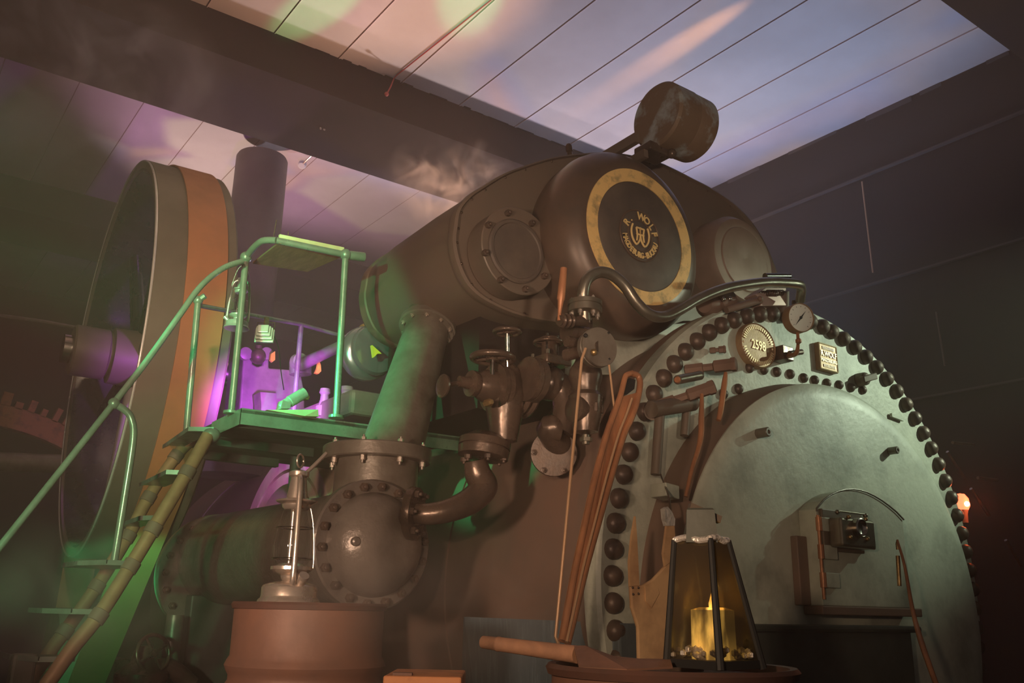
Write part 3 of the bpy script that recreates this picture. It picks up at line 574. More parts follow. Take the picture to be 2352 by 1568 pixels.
mb = MB(); s0 = P(1345, 770, Y=2.16); mb.lathe(s0, XD, [(-.03, .03), (.06, .03), (.062, .036), (.08, .036)], 20); mb.lathe(P(1330, 790, Y=2.12), XD, [(-.02, .02), (.05, .018)], 14); mb.build('side_branch', M['iron'], vc3)
# lever valve
lv = P(1345, 738, Y=2.1)
lvt = thing('lever_cock', lv, 'small cock with upright wooden-gripped lever left of the steam pipe flange', 'valve')
mb = MB(); l0 = P(1284, 736, Y=2.1); mb.cyl(l0, lv, .017, n=18)
for t in (.1, .28, .42): c0 = l0.lerp(lv, t); mb.torus(c0, lv - l0, .018, .006, 18, 6)
mb.build('cock_body', M['iron'], lvt)
mb = MB(); g0, g1 = P(1288, 690, Y=2.1), P(1295, 616, Y=2.1); mb.lathe(g0, g1 - g0, [(-.05, .005), (0, .010), (.005, .013), ((g1 - g0).length * .5, .0125), ((g1 - g0).length, .011)], 16); mb.cyl(l0, g0, .006, n=8); mb.build('lever', M['rustor'], lvt)
# round disc plate
dc2 = P(1378, 796, Y=2.02)
dsc = thing('disc_pulley', dc2, 'grey round disc with holes hanging in front of the valves', 'disc')
mb = MB(); rr = px(dc2, 47); mb.lathe(dc2, (-.15, -1, 0), [(-.035, rr * .97), (-.03, rr), (-.014, rr), (-.012, rr * .95), (-.008, rr * .95), (-.006, rr), (-.001, rr), (.002, rr * .97), (.002, .001)], 48); mb.build('disc', M['pipe'], dsc)
for q in ((1345, 770), (1396, 765), (1398, 825)): mb = MB(); mb.sphere(P(*q, Y=2.018), .007, 8); mb.build('hole', M['blk'], dsc)
mb = MB(); mb.dome(P(1363, 809, Y=2.02), YD, .011, .012, 8); mb.build('brass_stud', M['brass'], dsc)
mb = MB(); mb.cyl(dc2, dc2 + Vector((-.02, .14, 0)), .02, n=14); mb.build('axle', M['iron'], dsc)
# hanging rods
ra, rb = P(1336, 826, Y=1.99), P(1276, 1462, Y=1.84)
mb = MB(); mb.tube([P(1345, 800, Y=2.0), ra, rb, P(1283, 1478, Y=1.84)], px(ra, 3.4), 8, 1); mb.build('hanging_rod', M['rope'], None, 'long thin pale rod running straight down from the round disc', cat='rod')
mb = MB(); mb.tube([P(1399, 838, Y=2.0), P(1413, 955, Y=1.97)], px(ra, 2.6), 8, 1); mb.build('short_rod', M['rope'], None, 'short thin rod between the round disc and the long rusty bar', cat='rod')
# long slotted bar (connecting spar)
br = thing('slotted_bar', P(1290, 1480, Y=1.80), 'long rust-orange slotted bar leaning in front of the boiler edge', 'iron bar')
L1 = [P(1423, 868, Y=1.98), P(1436, 856, Y=1.98), P(1456, 853, Y=1.98), P(1468, 868, Y=1.98), P(1474, 900, Y=1.98), P(1462, 945, Y=1.96), P(1440, 1000, Y=1.95), P(1412, 1120, Y=1.92), P(1372, 1260, Y=1.88), P(1322, 1440, Y=1.82), P(1306, 1482, Y=1.80), P(1281, 1478, Y=1.80), P(1297, 1420, Y=1.82), P(1340, 1250, Y=1.88), P(1372, 1100, Y=1.92), P(1400, 960, Y=1.96)]
HL = [P(1437, 885, Y=1.975), P(1449, 869, Y=1.975), P(1455, 876, Y=1.975), P(1452, 895, Y=1.975), P(1440, 907, Y=1.975), P(1432, 905, Y=1.975)]
def rail(pts, r, name, m): mb = MB(); mb.tube(pts, r, 10, 4); return mb.build(name, M[m], br)
def yb(y): return 1.985 - (y - 850) * .00029
EL = [(1430, 872), (1422, 905), (1410, 940), (1389, 1000), (1363, 1100), (1341, 1200), (1319, 1300), (1300, 1400), (1287, 1472)]
ER = [(1474, 885), (1466, 925), (1454, 960), (1436, 1000), (1406, 1100), (1378, 1200), (1350, 1300), (1326, 1400), (1307, 1476)]
def q3(l, dx=0, dy=0): return [P(x + dx, y, Y=yb(y) + dy) for x, y in l]
rail([P(1450, 857, Y=yb(857)), P(1466, 864, Y=yb(862))] + q3(ER, -4), .010, 'outer_edge', 'rustor')
rail([P(1450, 857, Y=yb(857)), P(1438, 862, Y=yb(862))] + q3(EL, 4), .009, 'outer_edge', 'rustor')
web = q3(EL[2:]) + q3(ER[2:])[::-1]; k_ = len(EL) - 2
mb = MB(); mb.prism([P(1426, 912, Y=yb(912)), P(1445, 906, Y=yb(906)), P(1468, 900, Y=yb(900))][::-1] + web, (0, .010, 0)); mb.build('web', M['rustor'], br, smooth=False)
MID = [((a[0] * .38 + b[0] * .62), (a[1] + b[1]) / 2) for a, b in zip(EL, ER)]
rail(q3(MID[1:], 2, -.008), .004, 'centre_rib', 'rope')
mb = MB(); mb.prism([P(1431, 880, Y=yb(880)), P(1446, 868, Y=yb(868)), P(1460, 872, Y=yb(872)), P(1457, 893, Y=yb(893)), P(1440, 906, Y=yb(906)), P(1428, 906, Y=yb(906))], (0, .004, 0)) ; mb.build('slot_back', M['blk'], br, smooth=False)
# ================================================================== STEAM PIPE
sp = thing('steam_pipe', P(1340, 715, Y=2.08), 'S-curved polished steam pipe crossing in front of the gold-ringed cover', 'pipe')
S = [(1343, 735), (1341, 700), (1340, 668), (1350, 640), (1375, 625), (1405, 631), (1435, 656), (1462, 695), (1492, 722), (1525, 727), (1560, 712), (1605, 686), (1660, 664), (1715, 653), (1770, 648), (1828, 652)]
SP = [P(*q, Y=2.10 - .07 * min(1, i / 8)) for i, q in enumerate(S)]
SP += [P(1840, 662, Y=2.06), P(1838, 690, Y=2.10)]
mb = MB(); mb.tube(SP, px(SP[3], 13.5), 20, 6); mb.build('pipe_body', M['ssteel'], sp)
fz2 = P(1343, 705, Y=2.10); mb = MB(); rr = px(fz2, 40); mb.lathe(fz2, UPZ, [(-.022, rr * .9), (-.02, rr), (-.004, rr), (-.003, rr * .93), (.003, rr * .93), (.004, rr), (.018, rr), (.02, rr * .9)], 40); mb.build('pipe_flange', M['ssteel'], sp)
bolts(fz2 - Vector((0, 0, .02)), (0, 0, -1), rr * .75, 6, .008, .012, sp, M['tin'])
bolts(fz2 + Vector((0, 0, .02)), (0, 0, 1), rr * .75, 6, .006, .006, sp, M['tin'])
# fittings right behind steam pipe: governor spring box
gb = thing('spring_housing', P(1775, 695, Y=2.2), 'small pinkish metal spring housing between steam pipe and pressure gauge', 'machine part')
mb = MB(); sb = P(1782, 676, Y=2.18); mb.prism([P(1735, 676, Y=2.16), P(1758, 660, Y=2.16), P(1806, 660, Y=2.16), P(1806, 702, Y=2.16), P(1745, 702, Y=2.16), P(1752, 690, Y=2.16)], (0, .06, 0)); bevel(mb.build('housing', mat('pinkish_housing_metal', (.5, .34, .29), .35, .3), gb, smooth=False), .003)
mb = MB(); a, b = P(1762, 672, Y=2.145), P(1798, 672, Y=2.145)
hel = [a.lerp(b, i / 80) + Vector((0, cos(i / 80 * 2 * pi * 9), sin(i / 80 * 2 * pi * 9))) * .011 for i in range(81)]; mb.tube(hel, .0022, 6, 1); mb.build('coil_spring', M['iron'], gb)
mb = MB(); mb.cyl(P(1668, 712, Y=2.17), P(1748, 688, Y=2.13), .014, n=14); mb.sphere(P(1746, 686, Y=2.12), .012, 10); mb.build('push_rod', M['boiler'], gb)
mb = MB(); mb.cyl(P(1757, 634, Y=2.2), P(1812, 634, Y=2.2), .013, n=12); mb.cyl(P(1812, 634, Y=2.2), P(1818, 648, Y=2.2), .01, n=12); mb.build('top_tube', M['darksteel'], gb)
mb = MB(); q = P(1640, 700, Y=2.25); mb.lathe(q, (-1, -.3, -.3), [(-.02, .035), (.02, .05), (.06, .05), (.09, .03)], 24); q = P(1672, 690, Y=2.19); mb.lathe(q, YD, [(-.03, .045), (.01, .045), (.014, .035)], 24); mb.build('side_boss', M['boiler'], gb)
for q in ((1662, 687), (1676, 686)):
    mb = MB(); mb.sphere(P(*q, Y=2.165), .0085, 10); mb.build('bright_nut', M['steel'], gb)
mb = MB(); mb.cyl(P(1800, 668, Y=2.16), P(1800, 735, Y=2.2), .022, n=16); mb.cyl(P(1826, 690, Y=2.15), P(1822, 735, Y=2.17), .012, n=12); mb.build('support_column', M['black'], gb)
# pressure gauge
gc = P(1840, 729, Y=1.98)
pg = thing('pressure_gauge', gc, 'round white-faced pressure gauge at the top of the boiler plate', 'gauge')
R = .056; gd = Vector((-.36, -1, -.10)).normalized()
mb = MB(); mb.lathe(gc, gd, [(-.045, R * .9), (-.04, R), (.0, R), (.003, R * .98), (.003, R * .95), (-.003, R * .93), (-.004, .001)], 48); fix(mb.build('gauge_case', M['bbrass'], pg, 'brown metal case'))
mb = MB(); mb.lathe(gc, gd, [(-.0025, R * .93), (-.002, .001)], 48, cap=False); mb.build('dial', M['white'], pg)
u, w_, d_ = frame(gd); mb = MB(); c0 = gc + gd * -.001
ang = radians(52); n1 = Vector((cos(ang), 0, sin(ang)))
n1 = (n1 - gd * n1.dot(gd)).normalized(); n2 = n1.cross(gd)
mb.prism([c0 + n1 * R * .62, c0 + n2 * .0035, c0 - n1 * R * .72, c0 - n2 * .0035], gd * .001); mb.lathe(c0, gd, [(0, .006), (.003, .005)], 12)
for k in range(11):
    a = radians(225 - 27 * k); e = Vector((cos(a), 0, sin(a))); e = (e - gd * e.dot(gd)).normalized(); mb.obox(c0 + e * R * .76, e * .0025, gd * .0004, e.cross(gd) * .0006)
mb.build('needle', M['blk'], pg)
mb = MB(); mb.tube([gc + Vector((0, .02, -.05)), P(1833, 790, Y=2.02), P(1828, 812, Y=2.05), P(1808, 818, Y=2.15)], [.006, .006, .009, .010], 10, 4); mb.lathe(P(1834, 783, Y=2.0), UPZ, [(-.01, .006), (-.006, .011), (.006, .011), (.01, .006)], 10); mb.build('siphon_tube', M['rustor'], pg)
mb = MB(); mb.box((P(1808, 800, Y=2.12).x, 2.14, P(1800, 818, Y=2.12).z), (P(1832, 800, Y=2.12).x, 2.2, P(1800, 786, Y=2.12).z)); mb.cyl(P(1812, 812, Y=2.12), P(1842, 808, Y=2.12), .012, n=10); bevel(mb.build('gauge_bracket', M['iron'], pg, smooth=False), .004)
# cocks on the left of plate
def cock(a, b, r, lev, label, ys=(2.1, 2.1)):
    a, b = P(*a, Y=ys[0]), P(*b, Y=ys[1]); t = thing('try_cock', a, label, 'valve', 'cocks on the left side of the end plate')
    mb = MB(); L = (b - a).length; mb.lathe(a, b - a, [(-.004, r * .7), (0, r), (L * .35, r), (L * .36, r * .7), (L * .55, r * .7), (L * .58, r * 1.15), (L * .9, r * 1.15), (L * .92, r * 1.3), (L, r * 1.3), (L + .004, r)], 6); mb.build('cock_body', M['boiler'], t)
    if lev:
        q = [P(x, y, Y=yy) for x, y, yy in lev]; mb = MB(); mb.tube(q, [.006, .010, .010, .008, .007, .006][:len(q)], 12, 3); mb.build('lever', M['rustor'], t)
    return t
t1 = cock((1575, 850), (1690, 836), .020, [(1667, 855, 2.0), (1664, 880, 2.0), (1655, 945, 1.99), (1650, 965, 1.99)], 'upper rusty try cock with a short hanging lever', (2.17, 2.02))
t2 = cock((1500, 935), (1640, 888), .020, [(1612, 905, 2.0), (1611, 960, 1.99), (1610, 1000, 1.985), (1603, 1035, 1.98), (1590, 1075, 1.97), (1575, 1140, 1.97)], 'lower rusty try cock with a long bent lever', (2.17, 2.02))
t3 = cock((1632, 805), (1665, 802), .012, None, 'small rusty spigot above the try cocks', (2.19, 2.15))
mb = MB(); a, b = P(1556, 872, Y=2.05), P(1608, 862, Y=2.08); mb.cyl(a, b, .016, n=16); mb.lathe(a, a - b, [(0, .012), (.006, .009)], 12, 1); mb.build('oil_cup', [M['ssteel'], M['rustor']], None, 'short bright horizontal oil cup beside the try cocks', cat='oil cup')
mb = MB(); mb.cyl(P(1500, 945, Y=2.14), P(1500, 935, Y=2.2), .03, n=14); a = P(1497, 940, Y=2.12); b = P(1592, 925, Y=2.12); mb.cyl(a, b, .028, n=18)
mb.cyl(P(1516, 945, Y=2.13), P(1506, 1090, Y=2.13), .017, n=14); mb.cyl(P(1578, 930, Y=2.13), P(1572, 1000, Y=2.13), .015, n=14); mb.build('manifold_and_shadows', M['black'], None, 'dark manifold pipe with upright shadow bars behind the try cocks on the end plate', cat='pipe')  # the upright pipes stand in for shadows on the plate
mb = MB(); q = P(1527, 1129, Y=2.05); mb.obox(q, (.03, 0, -.003), (0, .035, 0), (0, 0, .021)); bevel(mb.build('square_block', M['plate'], None, 'small grey square block standing out left of the fire door', cat='machine part', smooth=False), .003)
# ================================================================== FLYWHEEL + BELT
fwc = Vector((1.0, 5.06, 2.28)); RW = 1.06
fl = thing('flywheel', (1.2, 5.06, 1.2), 'giant flat-rimmed flywheel at the far left of the engine', 'wheel')
mb = MB(); mb.lathe(fwc, (1, 0, 0), [(0.012, RW - .05), (0, RW - .045), (0, RW - .008), (.008, RW), (.37, RW), (.38, RW - .01), (.38, RW - .045), (.36, RW - .055), (.22, RW - .07), (.16, RW - .07), (0.012, RW - .05)], 160, cap=False); fix(mb.build('rim', M['wheel'], fl))
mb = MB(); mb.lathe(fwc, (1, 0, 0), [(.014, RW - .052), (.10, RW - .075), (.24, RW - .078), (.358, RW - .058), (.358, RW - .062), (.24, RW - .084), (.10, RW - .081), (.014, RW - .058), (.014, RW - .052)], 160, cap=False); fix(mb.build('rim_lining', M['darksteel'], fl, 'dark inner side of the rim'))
mb = MB(); mb.torus(fwc, (1, 0, 0), RW - .006, .006, 160, 8); mb.build('bright_edge', M['pale'], fl, 'bright rim edge')  # the rim's gleam is put into this pale ring
mb = MB(); mb.lathe(fwc + Vector((-.16, 0, -.0)), (1, 0, 0), [(0, .10), (.0, .125), (.01, .135), (.17, .135), (.18, .12), (.19, .12), (.195, .15), (.42, .16), (.44, .14)], 48); mb.build('hub', M['wheel'], fl)
for i in range(6):
    a = radians(-68 + 60 * i); e = Vector((0, cos(a), sin(a))); e2 = e.cross(Vector((1, 0, 0)))
    c0 = fwc + Vector((.19, 0, 0)); mb = MB()
    ring_a = [c0 + e * .12 + e2 * .075 * cos(t * pi / 8) + Vector((1, 0, 0)) * .045 * sin(t * pi / 8) for t in range(16)]
    ring_b = [c0 + e * (RW - .06) + e2 * .05 * cos(t * pi / 8) + Vector((1, 0, 0)) * .035 * sin(t * pi / 8) for t in range(16)]
    mb.loft([ring_a, ring_b]); fix(mb.build('spoke', M['pale'] if i == 0 else M['darksteel'], fl))  # a single spoke is pale, its highlight put into the colour
mb = MB(); mb.cyl(fwc + Vector((-.2, 0, 0)), fwc + Vector((.85, 0, 0)), .075, n=28); mb.build('crankshaft', M['steel'], fl)
# belt loop round flywheel and low pulley
import itertools
c1 = Vector((5.06, 2.28)); c2 = Vector((6.07, .63)); Ra, Rb = RW + .006, .35
dv = c2 - c1; D = dv.length; al = math.atan2(dv.y, dv.x); be = math.acos((Ra - Rb) / D)
path = []
a0, a1 = al + be, al - be + 2 * pi
for i in range(97): t = a0 + (a1 - a0) * i / 96; path.append(c1 + Vector((cos(t), sin(t))) * Ra)
b0, b1 = al - be, al + be
for i in range(25): t = b0 + (b1 - b0) * i / 24; path.append(c2 + Vector((cos(t), sin(t))) * Rb)
# subdivide straight runs are fine as single quads
mb = MB(); n = len(path); X0, X1 = 1.140, 1.325; v = []
cen = [(p - (c1 if i < 97 else c2)).normalized() for i, p in enumerate(path)]
for x, th in ((X0, 0), (X1, 0), (X1, .008), (X0, .008)): v += [Vector((x, path[i].x + cen[i].x * th, path[i].y + cen[i].y * th)) for i in range(n)]
f = []
for k in range(4):
    for i in range(n): f.append((k * n + i, k * n + (i + 1) % n, ((k + 1) % 4) * n + (i + 1) % n, ((k + 1) % 4) * n + i))
mb.add(v, f); fix(mb.build('drive_belt', M['leather'], None, 'wide orange-brown leather drive belt looped over the flywheel rim', cat='belt', loc=(1.25, 6.07, .27)))
pu = thing('belt_pulley', (1.25, 6.07, .1), 'small pulley low behind the ladder carrying the drive belt', 'wheel')
mb = MB(); mb.lathe((1.10, c2.x, c2.y), (1, 0, 0), [(0, .3), (0, Rb - .004), (.30, Rb - .004), (.30, .3)], 64); mb.build('pulley_rim', M['wheel'], pu)
mb = MB(); mb.cyl((.95, c2.x, c2.y), (1.55, c2.x, c2.y), .04); mb.box((1.42, c2.x - .15, 0), (1.52, c2.x + .15, c2.y + .06)); mb.build('pulley_stand', M['iron'], pu)
# the wheel, its belt and pulley stand a few degrees off square
RZ = Matrix.Translation((1.0, 5.06, 0)) @ Matrix.Rotation(radians(-2.6), 4, 'Z') @ Matrix.Translation((-1.0, -5.06, 0))
TW = Matrix.Translation((-.025, .02, 0)) @ RZ
for o in (fl, pu, bpy.data.objects['drive_belt']):
    o.location = TW @ o.location; o.rotation_euler = (0, 0, radians(-2.6))
# crank bearing
bx = P(592, 880, Y=4.85)
be_ = thing('crank_bearing', (bx.x, 4.85, bx.z - .3), 'bearing block with round brass oil cup lit magenta behind the walkway', 'bearing')
mag = mat('pale_engine_paint', (.50, .42, .42), .42, .2, (.3, .24, .25), 7, .05)
def poly(l, Y): return [P(x, y, Y=Y) for x, y in l]
mb = MB(); mb.prism(poly([(560, 812), (572, 800), (580, 802), (580, 835), (592, 842), (604, 838), (606, 806), (618, 802), (618, 845), (690, 850), (700, 900), (700, 965), (548, 965)], 4.75), (0, .25, 0)); bevel(mb.build('bearing_block', mag, be_, smooth=False), .01, 3)
mb = MB(); q = P(592, 818, Y=4.72); mb.sphere(q, .045, 20); mb.cyl(q, q + Vector((0, 0, .06)), .02, n=12); mb.build('oil_cup', M['rivet'], be_)
for xx in (564, 612):
    mb = MB(); q = P(xx, 812, Y=4.72); mb.lathe(q, YD, [(-.02, .035), (.01, .035), (.016, .02)], 20); mb.build('bearing_bolt', mag, be_)
mb = MB(); mb.prism(poly([(598, 900), (635, 903), (635, 945), (620, 960), (600, 958), (600, 925)], 4.6), (0, .1, 0)); mb.build('bearing_foot', mag, be_, smooth=False)
mb = MB(); mb.cyl(P(690, 832, Y=4.6), P(690, 860, Y=4.6), .06, n=20); mb.lathe(P(690, 830, Y=4.55), YD, [(-.03, .05), (.01, .045), (.015, .03)], 20); mb.build('crosshead', mag, be_)
bxm = P(760, 900, Y=4.6)
cr = thing('connecting_rod', P(760, 820, Y=4.2), 'sloping connecting rod running from the bearing up to the cylinder casing', 'rod')
a, b = P(690, 838, Y=4.5), P(838, 768, Y=3.75); mb = MB(); mb.lathe(a, b - a, [(0, .036), ((b - a).length * .3, .03), ((b - a).length * .7, .026), ((b - a).length * .72, .034), ((b - a).length, .034)], 20); mb.build('rod_shank', mag, cr)
mb = MB(); mb.lathe(b, b - a, [(-.02, .04), (.02, .05), (.05, .03)], 16); mb.build('rod_end', M['brass'], cr)
mb = MB(); c0 = P(842, 812, Y=3.72); mb.lathe(c0, VY, [(-.10, .06), (-.10, .11), (-.085, .12), (-.08, .12), (-.07, .10), (-.04, .10), (-.03, .12), (-.01, .13), (.02, .13)], 40); mb.build('packing_gland', mat('gland_steel', (.4, .36, .42), .25, .7), cas)
ys = mat('yellow_paint', (.95, .80, .08), .4)
for i, l in enumerate(([(733, 826), (729, 845), (724, 856), (732, 858), (738, 852), (737, 838)], [(855, 792), (877, 812), (867, 812), (859, 820)], [(623, 812), (632, 806), (632, 826), (626, 831), (621, 826)])):
    mb = MB(); mb.prism(poly(l, (4.3, 3.55, 4.65)[i]), (0, .02, 0)); mb.build('yellow_tag', ys, None, ['small yellow drip-shaped tag hanging behind the right walkway post', 'small yellow triangular tag beside the cylinder casing end', 'small dull yellow tag right of the bearing oil cup'][i], cat='tag', smooth=False)
mb = MB(); mb.box((1.9, 2.85, 1.75), (3.3, 3.6, 2.3)); mb.build('gap_block', M['beam'], cas, smooth=False)  # dark block added to stop light showing through under the casing
fr = thing('engine_frame', (2.1, 4.3, 2.0), 'dark engine bed frame with small fittings between bearing and cylinder casing', 'machine part')
mb = MB(); mb.prism([(1.80, 3.75, 1.86), (1.80, 5.3, 1.86), (1.80, 5.3, 1.98), (1.80, 3.75, 1.98)], (.9, 0, 0)); bevel(mb.build('bed_casting', mat('bed_paint', (.30, .22, .21), .5, .1, (.2, .15, .14), 5, .05), fr, smooth=False), .02)
for q, r in (((745, 920), .04), ((795, 915), .05), ((740, 948), .03), ((830, 945), .035), ((760, 975), .03)):
    p = P(*q, Y=4.1); mb = MB(); mb.lathe(p - Vector((0, 0, .08)), UPZ, [(0, r), (.05, r), (.055, r * .6), (.11, r * .5), (.12, r * .7), (.14, r * .6)], 18); mb.build('fitting', mag, fr)
# chimney
mb = MB(); tz = 4.44; mb.lathe((2.2, 6.5, 0), UPZ, [(1.9, .25), (2.2, .25), (2.22, .20), (tz - .02, .20), (tz, .19), (tz, .17), (tz - .3, .17)], 48); mb.build('chimney', M['wheel'], None, 'dark round chimney reaching up to the ceiling behind the walkway', cat='chimney')
# ================================================================== WALKWAY
wk = thing('walkway', (1.6, 3.6, 0), 'green-lit walkway platform with pipe railing beside the engine', 'platform')
zt = 1.70
dk = [Vector((1.125, 3.2, 0)), P(488, 972, Z=1.7) * 1, Vector((1.131, 4.35, 0)), Vector((2.0, 4.35, 0)), Vector((2.0, 3.2, 0))]
dk = [Vector((p.x, p.y, zt)) for p in (Vector((1.16, 3.2, 0)), Vector((1.10, 3.24, 0)), Vector((1.085, 3.60, 0)), Vector((1.085, 4.35, 0)), Vector((2.05, 4.35, 0)), Vector((2.05, 3.2, 0)))]
dk[1] = P(555, 940, Z=zt); dk[2] = P(488, 972, Z=zt); dk[3] = Vector((dk[2].x, 4.3, zt)); dk[0] = Vector((dk[1].x + .05, dk[1].y - .005, zt))
mb = MB(); mb.prism(dk, (0, 0, -.012)); mb.build('deck', M['deckm'], wk, smooth=False)
mb = MB()
fa = [dk[2], dk[1], dk[0], dk[5]]
for a, b in zip(fa[:-1], fa[1:]): mb.prism([a + Vector((0, 0, .006)), b + Vector((0, 0, .006)), b - Vector((0, 0, .055)), a - Vector((0, 0, .055))], (0, .008, 0))
mb.build('fascia', M['railp'], wk, smooth=False)
for yy in (3.35, 3.8, 4.2): mb = MB(); mb.box((1.14, yy, zt - .05), (1.66, yy + .04, zt - .012)); mb.build('bearer', M['deckm'], wk, smooth=False)
# support legs below
mb = MB(); mb.cyl((1.62, 3.9, 0), (1.62, 3.9, zt - .02), .025, n=14); mb.build('support_leg', M['deckm'], wk); 
PL0, PL1 = P(531, 950, Z=zt), P(565, 591, Z=2.35)
PR0, PR1 = P(772, 960, Z=zt), P(794, 585, Z=2.36)
PF0, PF1 = P(428, 992, Z=zt), P(454, 691, Z=2.30)
PF0 = Vector((PF1.x - .01, PF1.y, zt))
PG1 = P(692, 745, Z=2.30); PG0 = Vector((PG1.x, PG1.y, zt))
rp = .0135
for a, b in ((PL0, PL1), (PR0, PR1)):
    mb = MB(); mb.cyl(a, b, rp, n=16); mb.lathe(a, UPZ, [(0, .03), (.01, .03), (.014, .015)], 16); mb.sphere(b, .024, 14); mb.build('post', M['railp'], wk)
pf1 = P(455, 690, D=(Vector((PL1.x, PL1.y)).length) + .12); pf0 = P(428, 992, D=(Vector((PL1.x, PL1.y)).length) + .10)
mb = MB(); mb.cyl(pf0, pf1, rp * .95, n=16); mb.sphere(pf1, .02, 12); mb.tube([pf1, pf1 + Vector((.02, -.02, .02))], .012, 8, 1); mb.build('post', M['railp'], wk)
pg1 = P(692, 745, Y=4.2); pg0 = P(690, 960, Y=4.2)
pg0 = Vector((pg1.x, pg1.y, zt)); mb = MB(); mb.cyl(pg0, pg1, .013, n=14); mb.build('post', M['railp'], wk)
rr_ = [PL1, P(580, 572, Z=2.37), P(603, 553, Z=2.38), P(635, 552, Z=2.375), PR1, P(836, 590, Z=2.37)]
mb = MB(); mb.tube(rr_[:4], .0135, 12, 4); mb.tube(rr_[3:], .0135, 12, 1); mb.cyl(PR1, rr_[5], .019, n=14); mb.build('top_rail', M['railp'], wk)
mb = MB(); mb.tube([pf1 - Vector((0, 0, .02)), pf1.lerp(pg1, .5) + Vector((0, 0, -.01)), pg1 - Vector((0, 0, .0)), pg1 + Vector((.5, .02, -.03))], .010, 10, 1); mb.build('rear_rail', M['railp'], wk)
# hand rail down the ladder
hr = [P(556, 600, Y=3.36), P(520, 612, Y=3.34), P(485, 635, Y=3.32), P(452, 668, Y=3.3), P(415, 720, Y=3.28), P(340, 825, Y=3.26), P(262, 925, Y=3.24), P(130, 1092, Y=3.22), P(0, 1255, Y=3.2), P(-60, 1330, Y=3.2)]
mb = MB(); mb.tube(hr, .0115, 12, 5); mb.build('hand_rail', M['railp'], wk, 'long sloping tubular hand rail')
sgm = [P(262, 926, Y=3.24), P(290, 944, Y=3.24), P(303, 965, Y=3.24), P(306, 1010, Y=3.24), P(285, 1150, Y=3.26), P(262, 1292, Y=3.28)]
mb = MB(); mb.tube(sgm, [.0125] * 6, 12, 5); mb.sphere(sgm[0], .020, 12); mb.build('rail_stay', M['railp'], wk)
# ladder
lad = thing('ladder', (.5, 3.4, 0), 'steep pipe ladder with bent plate treads leading up to the walkway', 'ladder')
s1 = [(478, 998), (352, 1215), (300, 1300), (225, 1415), (110, 1568)]
def sl(z): return 1.02 - (1.68 - z) * .62     # x of stringer at height z
def onlad(q, Y): return P(*q, Y=Y)
near = [P(478, 1000, Y=3.30), P(430, 1085, Y=3.28), P(352, 1215, Y=3.26), P(300, 1300, Y=3.25), P(226, 1415, Y=3.22), P(110, 1568, Y=3.2)]
far = [P(440, 1010, Y=3.72), P(404, 1048, Y=3.72), P(341, 1143, Y=3.70), P(294, 1232, Y=3.68), P(222, 1347, Y=3.66), P(149, 1450, Y=3.64), P(85, 1540, Y=3.62)]
for l, nm in ((near, 'near_stringer'), (far, 'far_stringer')):
    a, b = l[0], l[-1]; e = (b - a).normalized(); b = a + e * (a.z / -e.z) if e.z < 0 else b
    rad = .0235; mb = MB(); mb.tube([a] + l[1:-1] + [l[-1], b if b.z < l[-1].z - .05 else l[-1] - Vector((.3, 0, .4))], rad, 18, 3); mb.build(nm, M['rustor'] if 0 else mat(nm + '_paint', (.42, .25, .14), .45, .2, (.28, .16, .09), 10, .05), lad)
    for k, p in enumerate(l[1:-1]):
        mb = MB(); mb.lathe(p, (l[k] - l[k + 2]), [(-.02, rad * 1.0), (-.018, rad * 1.18), (.018, rad * 1.18), (.02, rad)], 18); mb.build('joint_collar', M['boiler'], lad)
mb = MB(); mb.sphere(near[0] + Vector((.015, .01, .005)), .034, 14, sq=.8); mb.build('top_elbow', M['railp'], lad)
treads = [((490, 988), (432, 987), (373, 1028)), ((445, 1088), (381, 1086), (319, 1116)), ((384, 1190), (320, 1192), (283, 1205)), ((320, 1297), (262, 1299), (205, 1306)), ((243, 1408), (190, 1408), (132, 1409)), ((172, 1516), (110, 1519), (58, 1512))]
zl = [1.665, 1.493, 1.323, 1.155, 1.0, .835]
for k, (tr, z) in enumerate(zip(treads, zl)):
    f_ = near[0].lerp(near[-1], 0)
    a = P(*tr[0], Z=z) if k not in (4,) else P(*tr[0], Y=3.22)
    # anchor on the stringer depth
    yy = 3.29 - .015 * k
    a = P(*tr[0], Y=yy); a.z = a.z
    z = a.z
    if k < 3: b, b2 = P(*tr[1], Z=z), P(*tr[2], Z=z)
    else: b = Vector((a.x - .105, a.y, z)); b2 = Vector((a.x - .16, a.y + .16, z))
    c_ = Vector((b2.x + .0, a.y + .42, z)); dd_ = Vector((a.x + .02, a.y + .42, z))
    mb = MB(); mb.prism([a, b, b2, c_, dd_], (0, 0, -.004)); mb.prism([a, b, b + Vector((0, .004, 0)), a + Vector((0, .004, 0))], (0, 0, .012)); mb.prism([b, b2, b2 + Vector((.004, 0, 0)), b + Vector((.004, 0, 0))], (0, 0, .012)); mb.prism([b2, c_, c_ + Vector((.004, 0, 0)), b2 + Vector((.004, 0, 0))], (0, 0, .012))
    mb.build('tread', M['railp'], lad, smooth=False)
